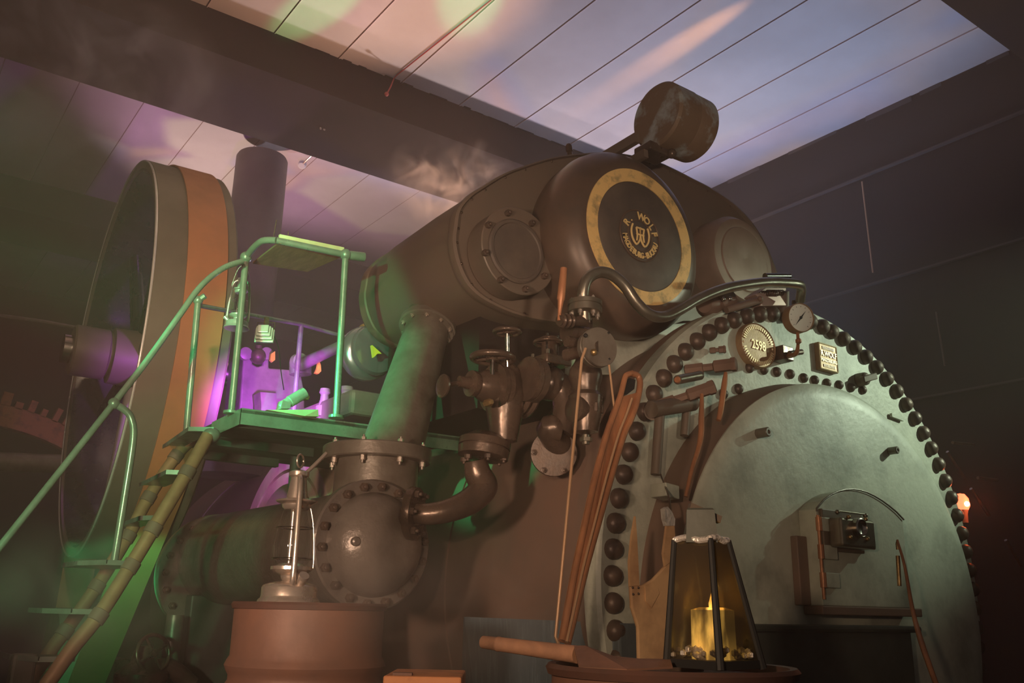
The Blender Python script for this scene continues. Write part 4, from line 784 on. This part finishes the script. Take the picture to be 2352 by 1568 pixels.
# ================================================================== LANTERNS
def lantern(base, s, mtl, label, glow=None, rot=0, bail='up', glassmat='glass'):
    t = thing('hurricane_lantern', base, label, 'lantern', 'hurricane lanterns'); t0 = Vector(base)
    def q(x, y, z): c_, s_ = cos(rot), sin(rot); return t0 + Vector((x * c_ - y * s_, x * s_ + y * c_, z)) * s
    def L(prof): return [(h * s, r * s) for h, r in prof]
    m = M[mtl]
    mb = MB(); mb.lathe(t0, UPZ, L([(0, .076), (.004, .079), (.010, .077), (.014, .072), (.020, .070), (.040, .070), (.046, .066), (.052, .050), (.056, .030)]), 40); mb.build('fuel_tank', m, t)
    mb = MB(); mb.cyl(q(-.055, -.02, .05), q(-.072, -.025, .066), .011 * s, n=14); mb.lathe(q(-.070, -.024, .064), q(-.072, -.025, .066) - q(-.055, -.02, .05), L([(0, .014), (.008, .013)]), 14); mb.build('filler_cap', m, t)
    mb = MB(); mb.lathe(t0, UPZ, L([(.054, .018), (.062, .024), (.070, .026), (.078, .045), (.084, .052), (.092, .052), (.094, .040), (.100, .030)]), 32); mb.build('burner', m, t)
    mb = MB(); mb.lathe(t0, UPZ, L([(.094, .030), (.100, .040), (.118, .050), (.150, .052), (.190, .044), (.225, .035), (.240, .031)]), 40, cap=False); mb.build('glass_globe', M[glassmat], t)
    mb = MB(); mb.lathe(t0, UPZ, L([(.236, .030), (.242, .036), (.250, .038), (.256, .052), (.260, .054), (.262, .048), (.266, .028), (.320, .020), (.325, .026), (.335, .026), (.340, .014)]), 32); mb.build('chimney_cap', m, t)
    for sx in (-1, 1):
        mb = MB(); mb.tube([q(sx * .060, 0, .046), q(sx * .066, 0, .070), q(sx * .064, 0, .15), q(sx * .055, 0, .25), q(sx * .045, 0, .305), q(sx * .018, 0, .325)], .0075 * s, 12, 5); mb.build('side_tube', m, t)
    mb = MB(); mb.torus(t0 + Vector((0, 0, .112 * s)), UPZ, .051 * s, .0016 * s, 32, 6); mb.torus(t0 + Vector((0, 0, .19 * s)), UPZ, .046 * s, .0016 * s, 32, 6); mb.tube([q(0, -.055, .09), q(0, -.054, .13), q(0, -.047, .2), q(0, -.036, .245)], .0016 * s, 6, 3); mb.build('globe_wire', M['steel'], t)
    mb = MB()
    if bail == 'up': mb.tube([q(-.058, 0, .24), q(-.056, 0, .30), q(-.03, 0, .40), q(0, 0, .425), q(.03, 0, .40), q(.056, 0, .30), q(.058, 0, .24)], .0018 * s, 6, 5)
    else:
        mb.torus(q(0, 0, .365), Vector((sin(rot), -cos(rot), 0)) if 0 else (0.6, -.8, 0), .017 * s, .0028 * s, 24, 8)
    mb.build('lifting_ring' if bail != 'up' else 'bail_handle', m, t)
    if bail != 'up':
        mb = MB(); a = q(0, .0, .318); b = P(750, 1040, D=2.38); dv = (b - a); mb.tube([a, a.lerp(b, .5) - Vector((0, 0, .003)), b], [.004 * s, .0055 * s, .005 * s], 10, 3); mb.build('folded_bail', m, t)
    return t
dL = CAMP + (P(715, 1385, D=2.40) - CAMP)
ld = P(663, 1376, D=2.36); ztop = P(715, 1384, D=2.4).z
lantern((ld.x, ld.y, ztop - .004), .955, 'tin', 'bright tin hurricane lantern standing on the red-brown oil drum', None, math.atan2(ld.y, ld.x) + .10, 'ring')
hl = P(543, 755, D=3.67)
lantern(hl, .64, 'tin2', 'green-lit hurricane lantern hanging from the walkway railing post', None, radians(-30), 'up')
# ================================================================== DRUMS
def drum(c, R, ztop, label, ribs, rim=.008):
    t = thing('oil_drum', (c.x, c.y, 0), label, 'drum'); n = 72
    prof = [(0.0, R)]
    z = .0
    pr_ = [(0, R), (.01, R + rim)]
    for rz in sorted(ribs):
        pr_ += [(rz - .022, R), (rz - .012, R + .006), (rz, R + .011), (rz + .012, R + .006), (rz + .022, R)]
    pr_ += [(ztop - .03, R), (ztop - .016, R)]
    mb = MB(); mb.lathe((c.x, c.y, 0), UPZ, pr_, n); mb.build('drum_body', M['rust'], t)
    mb = MB(); mb.lathe((c.x, c.y, 0), UPZ, [(ztop - .018, R - .004), (ztop - .016, R + rim * .6), (ztop - .006, R + rim), (ztop, R + rim * .5), (ztop - .001, R - .006), (ztop - .014, R - .01), (ztop - .014, .001)], n, cap=False); mb.build('drum_lid', mat('drum_lid_paint', (.12, .055, .04), .5, .1, (.08, .045, .035), 8, .05), t)
    mb = MB(); mb.cyl((c.x + R * .5, c.y + R * .3, ztop - .014), (c.x + R * .5, c.y + R * .3, ztop - .004), .03, n=20); mb.build('bung', M['iron'], t)
    return t
dl_ = P(714, 1384, D=2.40); RD = px(dl_, 168)
drum(dl_, RD, ztop, 'red-brown ribbed oil drum carrying the bright tin lantern', [ztop - .145, ztop - .20, ztop - .42, ztop - .48, ztop - .72])
dr_ = P(1540, 1526, D=1.55); RR = px(dr_, 281) * .97; zr = dr_.z
drum(dr_, RR, zr, 'dark low oil drum in the foreground carrying lantern and shovel', [zr - .3, zr - .6], .010)
# trapezoid lantern
tl = thing('candle_lantern', (dr_.x, dr_.y, zr), 'tapered square lantern with sooty amber glass and silver top edge', 'lantern')
ta, tb = 1.42, zr - .004
B4 = [P(1531, 1527, D=1.40), P(1655, 1534, D=1.36), P(1752, 1524, D=1.44)]
def at_z(q, z, dist): p = P(*q, D=dist); return Vector((p.x, p.y, z))
b0, b1, b2 = at_z((1531, 1527), zr, 1.49), at_z((1655, 1534), zr, 1.42), at_z((1752, 1524), zr, 1.52)
b3 = b0 + b2 - b1
tz_ = P(1605, 1240, D=1.48).z
t0_, t1_, t2_ = P(1549, 1242, D=1.48), P(1632, 1236, D=1.445), P(1672, 1234, D=1.485)
for p in (t0_, t1_, t2_): p.z = tz_
t3_ = t0_ + t2_ - t1_
bs = [b0, b1, b2, b3]; ts = [t0_, t1_, t2_, t3_]
mb = MB(); mb.prism([p + Vector((0, 0, 0)) for p in bs], (0, 0, .012)); mb.build('base_plate', M['blk'], tl, smooth=False)
for a, b in zip(bs, ts):
    mb = MB(); mb.tube([a, b], [.0062, .0045], 8, 1); mb.build('corner_post', M['blk'], tl)
for i in range(4):
    j = (i + 1) % 4; cen_ = sum(bs, Vector()) / 4
    def inn(p, k=.97): q = Vector((cen_.x, cen_.y, p.z)); return q.lerp(p, k)
    mb = MB(); mb.add([inn(bs[i]) + Vector((0, 0, .012)), inn(bs[j]) + Vector((0, 0, .012)), inn(ts[j]), inn(ts[i])], [(0, 1, 2, 3)]); o = mb.build('glass_pane', M['dirty'], tl, smooth=False); sm = o.modifiers.new('thickness', 'SOLIDIFY'); sm.thickness = .0015
mb = MB()
for i in range(4): mb.tube([ts[i] + Vector((random.uniform(-.002, .002), 0, 0)), ts[i].lerp(ts[(i + 1) % 4], .35) + Vector((0, 0, .003)), ts[i].lerp(ts[(i + 1) % 4], .7) + Vector((0, 0, -.002)), ts[(i + 1) % 4]], .0048, 7, 3)
mb.build('foil_rim', M['foil'], tl, 'crumpled silver top edge', smooth=False)
mb = MB(); tc_ = sum(ts, Vector()) / 4; mb.lathe(tc_, UPZ, [(-.005, .034), (.045, .03), (.048, .026)], 4); mb.build('lantern_hood', M['deckm'], tl, smooth=False)
mb = MB(); q = P(1618, 1178, D=1.48); mb.obox(q, Vector((.021, -.012, -.010)) * 1.0, Vector((.005, .008, 0)), Vector((.002, 0, .005))); mb.build('hood_handle', M['black'], tl, smooth=False)
cb = sum(bs, Vector()) / 4
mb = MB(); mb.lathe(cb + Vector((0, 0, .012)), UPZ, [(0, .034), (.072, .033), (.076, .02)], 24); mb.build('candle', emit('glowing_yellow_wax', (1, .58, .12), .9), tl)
mb = MB(); mb.lathe(cb + Vector((0, 0, .080)), UPZ, [(0, .001), (.006, .005), (.014, .0055), (.026, .002), (.032, .0005)], 12); mb.build('flame', M['flame'], tl)
point('candle_light', cb + Vector((0, 0, .110)), (1, .60, .16), .35, .012)
# crumbs of foil inside the lantern
mb = MB()
for i in range(60):
    f1, f2 = random.random(), random.random(); p = b0.lerp(b1, f1).lerp(b3.lerp(b2, f1), f2); p = inn(p, .9); mb.sphere(p + Vector((0, 0, .016 + random.random() * .012)), random.uniform(.004, .008), 6)
mb.build('foil_bed', M['foil'], tl, 'crumpled foil bed', smooth=False)
# shovel
sh = thing('shovel', P(1330, 1510, D=1.5), 'old shovel with wooden handle lying across the dark drum rim', 'shovel')
ha, hb = P(1110, 1474, D=1.62), P(1326, 1503, D=1.50)
mb = MB(); mb.lathe(ha, hb - ha, [(-.002, .008), (0, .0105), (.03, .011), (.032, .0122), (.036, .0122), (.038, .0115), ((hb - ha).length, .0135)], 16); mb.build('handle', M['wood'], sh)
bl = [P(1318, 1482, D=1.50), P(1345, 1482, D=1.49), P(1375, 1494, D=1.48), P(1410, 1506, D=1.46), P(1470, 1512, D=1.44), P(1540, 1514, D=1.45), P(1545, 1530, D=1.42), P(1440, 1536, D=1.38), P(1330, 1531, D=1.42)]
mb = MB(); mb.prism(bl, (.0, .0, -.003)); mb.build('blade', M['wood'] if 0 else mat('rusty_blade', (.28, .14, .09), .5, .4, (.18, .1, .07), 12, .1), sh, smooth=False)
# leather apron-like forked hide
hd = thing('leather_harness', P(1505, 1515, Y=1.9), 'tan riveted leather piece with two straps hanging behind the square lantern', 'leather strap')
hY = 1.86
body = poly([(1449, 1343), (1478, 1343), (1500, 1330), (1528, 1300), (1545, 1262), (1552, 1270), (1545, 1400), (1530, 1520), (1468, 1520), (1466, 1440), (1452, 1395)], hY)
mb = MB(); mb.prism(body, (0, .012, 0)); bevel(mb.build('hide', M['hide'], hd, smooth=False), .004)
mb = MB(); mb.prism(poly([(1460, 1185), (1464, 1240), (1469, 1344), (1448, 1346), (1446, 1290), (1452, 1230)], hY - .004), (0, .008, 0)); mb.build('strap', M['hide'], hd, smooth=False)
mb = MB(); mb.prism(poly([(1532, 1205), (1549, 1200), (1553, 1275), (1540, 1290), (1528, 1300), (1524, 1270)], hY - .004), (0, .008, 0)); mb.build('strap', M['hide'], hd, smooth=False)
mb = MB(); mb.prism(poly([(1526, 1168), (1534, 1163), (1544, 1175), (1551, 1192), (1550, 1207), (1533, 1207), (1528, 1190)], hY - .008), (0, .016, 0)); mb.build('silver_tip', M['foil'], hd, 'silver foil tip', smooth=False)
for q in ((1453, 1349), (1466, 1349), (1454, 1364), (1466, 1363)):
    mb = MB(); mb.dome(P(*q, Y=hY - .004), YD, .0035, .003, 10); mb.build('hide_rivet', M['rivet'], hd)
mb = MB(); mb.prism(poly([(1480, 1345), (1510, 1352), (1513, 1362), (1495, 1395), (1482, 1380)], hY - .001), (0, -.003, 0)); mb.build('patch', M['hide'], hd, smooth=False)
mb = MB(); mb.tube([P(1540, 1172, Y=hY), P(1536, 1140, Y=hY + .02), P(1528, 1118, Y=2.02), P(1516, 1085, Y=2.13)], .003, 8, 4); mb.build('hook', M['iron'], hd)
# poker
pk_ = thing('poker', P(2140, 1568, Y=1.5), 'thin rust-brown fire iron leaning at the right of the hatch', 'tool')
mb = MB(); mb.tube([P(2061, 1240, Y=1.80), P(2078, 1300, Y=1.76), P(2096, 1400, Y=1.70), P(2118, 1480, Y=1.62), P(2150, 1570, Y=1.55), P(2190, 1680, Y=1.5)], [.004, .005, .007, .009, .008, .008], 12, 4); mb.build('shaft', M['rustor'], pk_)
mb = MB(); a = P(2062, 1276, Y=1.79); mb.cyl(a, P(2066, 1345, Y=1.79), .007, n=12); mb.lathe(P(2061, 1248, Y=1.8), UPZ, [(-.02, .006), (0, .006), (.012, .002)], 10); mb.build('grip', M['brass'], pk_)
# crate bottom centre
cr_ = P(970, 1553, D=2.0)
ct = thing('orange_crate', (cr_.x, cr_.y, 0), 'orange rust-stained crate top at the bottom edge between the drums', 'crate')
hw_ = px(cr_, 90); ca, sa = cos(-.62), sin(-.62); ux, uy = Vector((ca, sa, 0)), Vector((-sa, ca, 0))
mb = MB(); mb.obox(Vector((cr_.x, cr_.y, cr_.z / 2)) + uy * .12, ux * hw_, uy * .12, Vector((0, 0, cr_.z / 2))); bevel(mb.build('crate_body', M['orange'], ct, smooth=False), .004)
mb = MB(); q = P(925, 1551, D=2.03); mb.obox(q, ux * .02, uy * .01, Vector((0, 0, .006))); mb.build('crate_cleat', M['rust'], ct, smooth=False)
# ================================================================== floodlight, spot and board on walkway
fl_ = thing('floodlight', P(608, 770, D=3.75), 'small square floodlight hanging from the rear walkway rail', 'lamp')
c0 = P(608, 772, D=3.78); ux = Vector((.80, -.55, -.08)); uz = Vector((0.05, .1, 1)).normalized(); uy = uz.cross(ux).normalized(); ux = uy.cross(uz).normalized(); g = px(c0, 1)
mb = MB()
for k, (sx, dy) in enumerate(((1.0, 0), (.9, -.012), (.75, -.024), (.58, -.034))): mb.obox(c0 + uy * dy + uz * (k * .006), ux * (22 * g * sx), uy * .008, uz * (18 * g * sx * .9))
bevel(mb.build('lamp_body', M['tin2'], fl_, smooth=False), .003)
mb = MB(); tp = [c0 - ux * 20 * g, c0 - ux * 20 * g + uz * 34 * g, c0 + ux * 20 * g + uz * 34 * g, c0 + ux * 20 * g]; mb.tube(tp, .0025, 6, 1); mb.box(tuple(c0 + uz * 36 * g - Vector((.008, .008, .015))), tuple(c0 + uz * 36 * g + Vector((.008, .008, .02)))); mb.build('bracket', M['iron'], fl_)
mb = MB(); mb.tube([c0 + ux * 22 * g, P(640, 800, D=3.8), P(645, 850, D=3.8), P(652, 895, D=3.8)], .0022, 6, 4); mb.build('power_cord', M['blk'], fl_)
bd = thing('wedge_board', P(680, 945, Z=1.72), 'pale wedge-shaped board lying on the walkway deck', 'board')
mb = MB(); mb.prism([P(613, 941, Y=3.28), P(731, 940, Y=3.2), P(732, 956, Y=3.2), P(700, 955, Y=3.2)], (0, .12, 0)); mb.build('board', M['paleboard'], bd, smooth=False)
sl_ = thing('spotlight', P(672, 935, Y=3.3), 'small green tube spotlight with barn doors standing on the wedge board', 'lamp')
a, b = P(652, 930, Y=3.27), P(700, 902, Y=3.27); mb = MB(); Ls = (b - a).length; mb.lathe(a, b - a, [(-.02, .010), (-.01, .017), (0, .019), (Ls * .25, .020), (Ls * .27, .0225), (Ls, .0225), (Ls, .018), (Ls * .8, .016)], 24); mb.build('lamp_tube', M['tin2'], sl_)
mb = MB(); mb.prism(poly([(645, 938), (650, 918), (660, 922), (668, 925), (667, 938)], 3.25), (0, .05, 0)); mb.build('lamp_foot', M['tin2'], sl_, smooth=False)
for l in ([(690, 893), (697, 890), (703, 903), (695, 905)], [(698, 915), (705, 905), (712, 910), (708, 918)]):
    mb = MB(); mb.prism(poly(l, 3.26), (0, .03, 0)); mb.build('barn_door', M['brass'], sl_, smooth=False)
tb_ = thing('rail_board', P(700, 580, Z=2.38), 'weathered pale board laid flat on the top rail of the walkway', 'board')
mb = MB(); e1, e2 = P(636, 543, Z=2.40) + Vector((0, -.03, 0)), P(783, 573, Z=2.40) + Vector((0, -.03, 0)); dn = Vector((0, 0, -.036)); bk = Vector((.0, .30, 0))
mb.prism([e1, e2, e2 + dn, e1 + dn], Vector((.0, .012, 0))); mb.build('board_edge', M['paleboard'], tb_, smooth=False)
mb = MB(); mb.prism([e1 + dn * 1.05, e2 + dn * 1.05, e2 + dn * 1.05 + Vector((-.04, .26, 0)), e1 + dn * 1.05 + Vector((.0, .28, 0))], (0, 0, .008)); mb.build('board_panel', M['wood'], tb_, smooth=False)
for x, yt, dx in ((627, 505, 8), (662, 531, 0)):
    mb = MB(); a = P(x, 552, Z=2.40); mb.tube([a, P(x + dx * .5, (yt + 552) / 2, D=Vector((a.x, a.y)).length), P(x + dx, yt, D=Vector((a.x, a.y)).length)], .002, 6, 3); mb.build('aerial_wire', M['iron'], tb_)
# ================================================================== small wall and ceiling things
mb = MB(); a, b = P(905, 176, Z=4.59), P(888, 216, Y=5.05); b = P(888, 216, Y=5.0); mb.tube([P(1128, 0, Z=4.59), P(912, 172, Z=4.59), P(905, 180, Z=4.585), P(897, 200, Y=5.0), b], .005, 6, 1); mb.sphere(b, .016, 10)
mb.build('pull_cord', M['redcord'], None, 'red cord running along a ceiling joint and ending in a small knob', cat='cord')
sr = thing('ceiling_sensor', P(700, 372, Z=4.5), 'small white round sensor under the ceiling by the chimney', 'sensor')
mb = MB(); q = P(694, 378, Z=4.5); mb.lathe(q, (-.3, -.4, -.6), [(-.03, .02), (-.02, .034), (.01, .036), (.02, .025), (.02, .01)], 20); mb.build('sensor_head', M['white'], sr)
mb = MB(); mb.tube([q, P(715, 358, Z=4.52), P(732, 348, Z=4.58)], [.010, .008, .008], 8, 2); mb.build('sensor_arm', M['tin'], sr)
mb = MB(); q = P(736, 294, Z=4.29); mb.sphere(q, .012, 8); mb.sphere(q + Vector((.03, 0, .0)), .010, 8); mb.build('beam_screw', M['tin'], None, 'tiny bright screw heads on the dark ceiling beam', cat='screw')
# right side wall cables
for q0, q1, lb in (((1980, 417), (2005, 626), 'long thin rust-coloured cable hanging on the dark right wall'), ((2150, 716), (2170, 840), 'faint thin cable lower on the dark right wall')):
    mb = MB(); a, b = P(*q0, X=5.62), P(*q1, X=5.62); mb.cyl(a, b, .006, n=8); mb.build('wall_cable', M['rope'] if q0[0] < 2000 else M['wheel'], None, lb, cat='cable')
# right side dark pipework behind boiler
rk = thing('pipe_rack', (4.9, 3.2, 0), 'dark pipe rack with pale rods standing right of the boiler', 'pipe rack')
mb = MB(); mb.box((4.42, 2.64, .3), (4.98, 2.80, 1.62)); mb.build('rack_panel', M['deckm'], rk, smooth=False)
for a, b in (((2188, 1016), (2236, 1021)), ((2176, 1037), (2215, 1098)), ((2246, 1097), (2290, 1102)), ((2230, 1122), (2272, 1184)), ((2310, 1240), (2345, 1300))):
    mb = MB(); mb.cyl(P(*a, Y=2.62), P(*b, Y=2.62), .009, n=10); mb.build('rod', M['ssteel'], rk)
mb = MB(); mb.box((4.5, 2.66, 0), (4.56, 2.72, .4)); mb.build('rack_foot', M['deckm'], rk, smooth=False); mb = MB(); mb.box((4.88, 2.66, 0), (4.94, 2.72, .4)); mb.build('rack_foot', M['deckm'], rk, smooth=False)
# red lamp
rl_ = P(2207, 1155, Y=2.3)
rt_ = thing('red_warning_lamp', rl_, 'glowing red bulb lamp at the right edge of the boiler plate', 'lamp')
g = px(rl_, 1); mb = MB(); mb.lathe(rl_ - UPZ * 16 * g, UPZ, [(0, 14 * g), (10 * g, 19 * g), (26 * g, 17 * g), (36 * g, 10 * g), (38 * g, .001)], 24); mb.build('lamp_lens', M['redw'], rt_)
mb = MB(); mb.sphere(rl_ + Vector((-8 * g, -18 * g, -4 * g)), 6 * g, 10); mb.build('bulb', M['redh'], rt_)
mb = MB(); mb.lathe(rl_ - UPZ * 45 * g, UPZ, [(0, 11 * g), (20 * g, 12 * g), (30 * g, 14 * g)], 20); mb.cyl(rl_ - UPZ * 40 * g, Vector((4.08, 2.33, 1.50)), .01); mb.build('lamp_socket', M['pipe'], rt_)
point('red_lamp_light', rl_ + Vector((0, -.08, 0)), (1, .13, .04), 2, .03)
# left background: gear wheel, pipe, cable
gw = P(-60, 1180, Y=10.4)
gr = thing('gear_wheel', (gw.x, 10.5, 0), 'rusty orange toothed wheel rim in the dark far left corner', 'gear')
cg = Vector((gw.x, 10.5, gw.z - 1.0)); Rg = (P(60, 935, Y=10.4) - cg).length
Rg = 2.35; cg = P(40, 930, Y=10.4) - Vector((0.35, 0, Rg))
mb = MB(); pr_ = []
mb.lathe(cg, (0, 1, 0), [(0, Rg - .22), (0, Rg), (.12, Rg), (.12, Rg - .22), (0, Rg - .22)], 120, cap=False); mb.build('gear_rim', M['orange'], gr)
for i in range(-14, 15):
    a = pi / 2 + i * .052; e = Vector((cos(a), 0, sin(a))); mb = MB(); hh = random.uniform(.04, .13); mb.obox(cg + e * (Rg + hh / 2) + Vector((0, .06, 0)), e * (hh / 2 + .01), (0, .06, 0), e.cross(Vector((0, 1, 0))) * random.uniform(.025, .05)); mb.build('gear_tooth', M['orange'], gr, smooth=False)
mb = MB(); mb.box((cg.x - .1, 10.45, 0), (cg.x + .1, 10.65, cg.z + Rg - .2)); mb.build('gear_stand', M['wall'], gr, smooth=False)
mb = MB(); mb.cyl(P(-60, 1058, Y=7.4), P(160, 1066, Y=7.4), .07, n=24); mb.build('wall_pipe', M['pipe'], None, 'thick horizontal brown pipe left of the flywheel', cat='pipe')
mb = MB(); mb.tube([P(-20, 722, Y=7.5), P(100, 738, Y=7.5), P(200, 757, Y=7.5)], .014, 8, 2); mb.build('wall_conduit', M['pipe'], None, 'thin pale conduit crossing the dark upper left behind the flywheel', cat='conduit')
# lower left: post, vertical pipe, small iron work
mb = MB(); q = P(52, 1500, D=3.4); mb.box((q.x - .03, q.y - .03, 0), (q.x + .04, q.y + .03, q.z)); bevel(mb.build('floor_post', M['wheel'], None, 'short grey post behind the lowest ladder treads', cat='post', smooth=False), .01)
vp_ = P(396, 1470, Y=4.0); mb = MB(); mb.cyl((vp_.x, vp_.y, 0), (vp_.x, vp_.y, vp_.z + .1), .035, n=24); mb.lathe((vp_.x, vp_.y, .5), UPZ, [(0, .05), (.03, .05), (.031, .035)], 24); mb.build('vertical_pipe', M['pipe'], None, 'green-lit vertical pipe below the far end of the round vessel', cat='pipe')
tv = thing('floor_valve', P(330, 1550, Y=3.9), 'dark cluster of valve pipework on the floor beside the vertical pipe', 'valve')
mb = MB(); c0 = P(325, 1545, Y=3.9); mb.lathe(c0 - Vector((0, 0, .2)), UPZ, [(0, .06), (.1, .06), (.12, .1), (.2, .1), (.24, .05), (.3, .03)], 24); mb.tube([c0, c0 + Vector((.1, 0, .02)), c0 + Vector((.2, 0, -.05))], .035, 16, 4); mb.cyl((c0.x, c0.y, 0), c0, .045); mb.build('valve_body', M['iron'], tv)
hand_wheel('hand_wheel', P(352, 1500, Y=3.85), (.3, -1, .2), .07, .008, tv)
ps = thing('pipe_support', (vc.x, 3.4, 0), 'dark trestle under the round vessel behind the oil drum', 'stand')
for yy in (3.1, 4.05):
    mb = MB(); mb.box((vc.x - .16, yy, 0), (vc.x + .16, yy + .08, vc.z - .16)); bevel(mb.build('trestle', M['deckm'], ps, smooth=False), .008)
# thing behind vessel: fan of pale curved panels below walkway
fp = thing('curved_guard', P(600, 1150, Y=4.6), 'curved pale brown guard plate between vessel and walkway', 'guard')
mb = MB(); gc_ = P(640, 1330, Y=4.7)
for k, (ra_, rb_) in enumerate(((.50, .56), (.58, .66))):
    mb.lathe(gc_, (1, 0, 0), [(0, ra_), (0, rb_), (.5, rb_), (.5, ra_), (0, ra_)], 60, cap=False)
mb.build('guard_plate', mat('guard_paint', (.78, .56, .42), .4, .1, (.6, .42, .32), 6, .03), fp)
mb = MB(); mb.cyl(gc_, gc_ + Vector((.55, 0, 0)), .08); mb.box((gc_.x + .2, gc_.y - .08, 0), (gc_.x + .3, gc_.y + .08, gc_.z)); mb.build('guard_hub', M['steel'], fp)
# ================================================================== HAZE
def smoke_mat(name, dens, col, scale=None, lo=.5, hi=.7, detail=3, an=.2, stretch=None, fall=False):
    m = bpy.data.materials.new(name); m.use_nodes = True; nt = m.node_tree; nt.nodes.clear()
    o = nt.nodes.new('ShaderNodeOutputMaterial'); v = nt.nodes.new('ShaderNodeVolumeScatter'); v.inputs['Color'].default_value = (*col, 1); v.inputs['Anisotropy'].default_value = an
    v.inputs['Density'].default_value = dens; nt.links.new(v.outputs[0], o.inputs['Volume'])
    if scale:
        tc = nt.nodes.new('ShaderNodeTexCoord'); mp = nt.nodes.new('ShaderNodeMapping'); nt.links.new(tc.outputs['Object'], mp.inputs[0])
        if stretch: mp.inputs['Scale'].default_value = stretch
        n = nt.nodes.new('ShaderNodeTexNoise'); n.inputs['Scale'].default_value = scale; n.inputs['Detail'].default_value = detail; n.inputs['Distortion'].default_value = 1.2; nt.links.new(mp.outputs[0], n.inputs[0])
        r = nt.nodes.new('ShaderNodeMapRange'); r.inputs[1].default_value = lo; r.inputs[2].default_value = hi; r.inputs[3].default_value = 0; r.inputs[4].default_value = dens; nt.links.new(n.outputs[0], r.inputs[0])
        out = r.outputs[0]
        if fall:
            ln = nt.nodes.new('ShaderNodeVectorMath'); ln.operation = 'LENGTH'; sc_v = nt.nodes.new('ShaderNodeMapping'); nt.links.new(tc.outputs['Object'], sc_v.inputs[0]); sc_v.inputs['Scale'].default_value = fall; nt.links.new(sc_v.outputs[0], ln.inputs[0])
            r2 = nt.nodes.new('ShaderNodeMapRange'); r2.inputs[1].default_value = .35; r2.inputs[2].default_value = 1.0; r2.inputs[3].default_value = 1; r2.inputs[4].default_value = 0; nt.links.new(ln.outputs['Value'], r2.inputs[0])
            mu = nt.nodes.new('ShaderNodeMath'); mu.operation = 'MULTIPLY'; nt.links.new(out, mu.inputs[0]); nt.links.new(r2.outputs[0], mu.inputs[1]); out = mu.outputs[0]
        nt.links.new(out, v.inputs['Density'])
    return m
if HAZE > 0:
    mb = MB(); mb.box((-5.9, -1.5, .02), (5.6, 11.7, 4.28)); hz_ = mb.build('haze', smoke_mat('thin_brown_haze', HAZE, (.95, .80, .70)), None, 'thin brown haze filling the engine hall', cat='haze', kind='stuff', smooth=False)

    def puff(loc, size, dens, label, scale=3, lo=.5, hi=.75, rot=(0, 0, 0), st=(1, 1, 1)):
        mb = MB(); mb.sphere((0, 0, 0), 1, 20); mb.v = [Vector((p.x * size[0], p.y * size[1], p.z * size[2])) for p in mb.v]
        o = mb.build('steam_puff', smoke_mat('steam_density', dens, (.95, .88, .82), scale, lo, hi, 5, .1, st, (1 / size[0], 1 / size[1], 1 / size[2])), None, label, cat='steam', kind='stuff', loc=(0, 0, 0)); o.location = loc; o.rotation_euler = rot
    puff(P(1040, 420, Y=3.9), (.40, .35, .26), 6.0, 'light steam puff rising behind the cylinder casing', 5)
    puff(P(110, 150, D=4.6), (.95, .6, .7), 2.4, 'curling smoke wisps in the upper left corner', 2.2)
    puff(P(1010, 1400, D=2.15), (.42, .35, .22), 1.5, 'low brown mist in front of the boiler barrel above the orange crate', 3, .42, .7)
    puff(P(150, 1380, D=3.2), (.6, .4, .3), 1.6, 'low mist drifting across the foot of the ladder', 3, .42, .7)
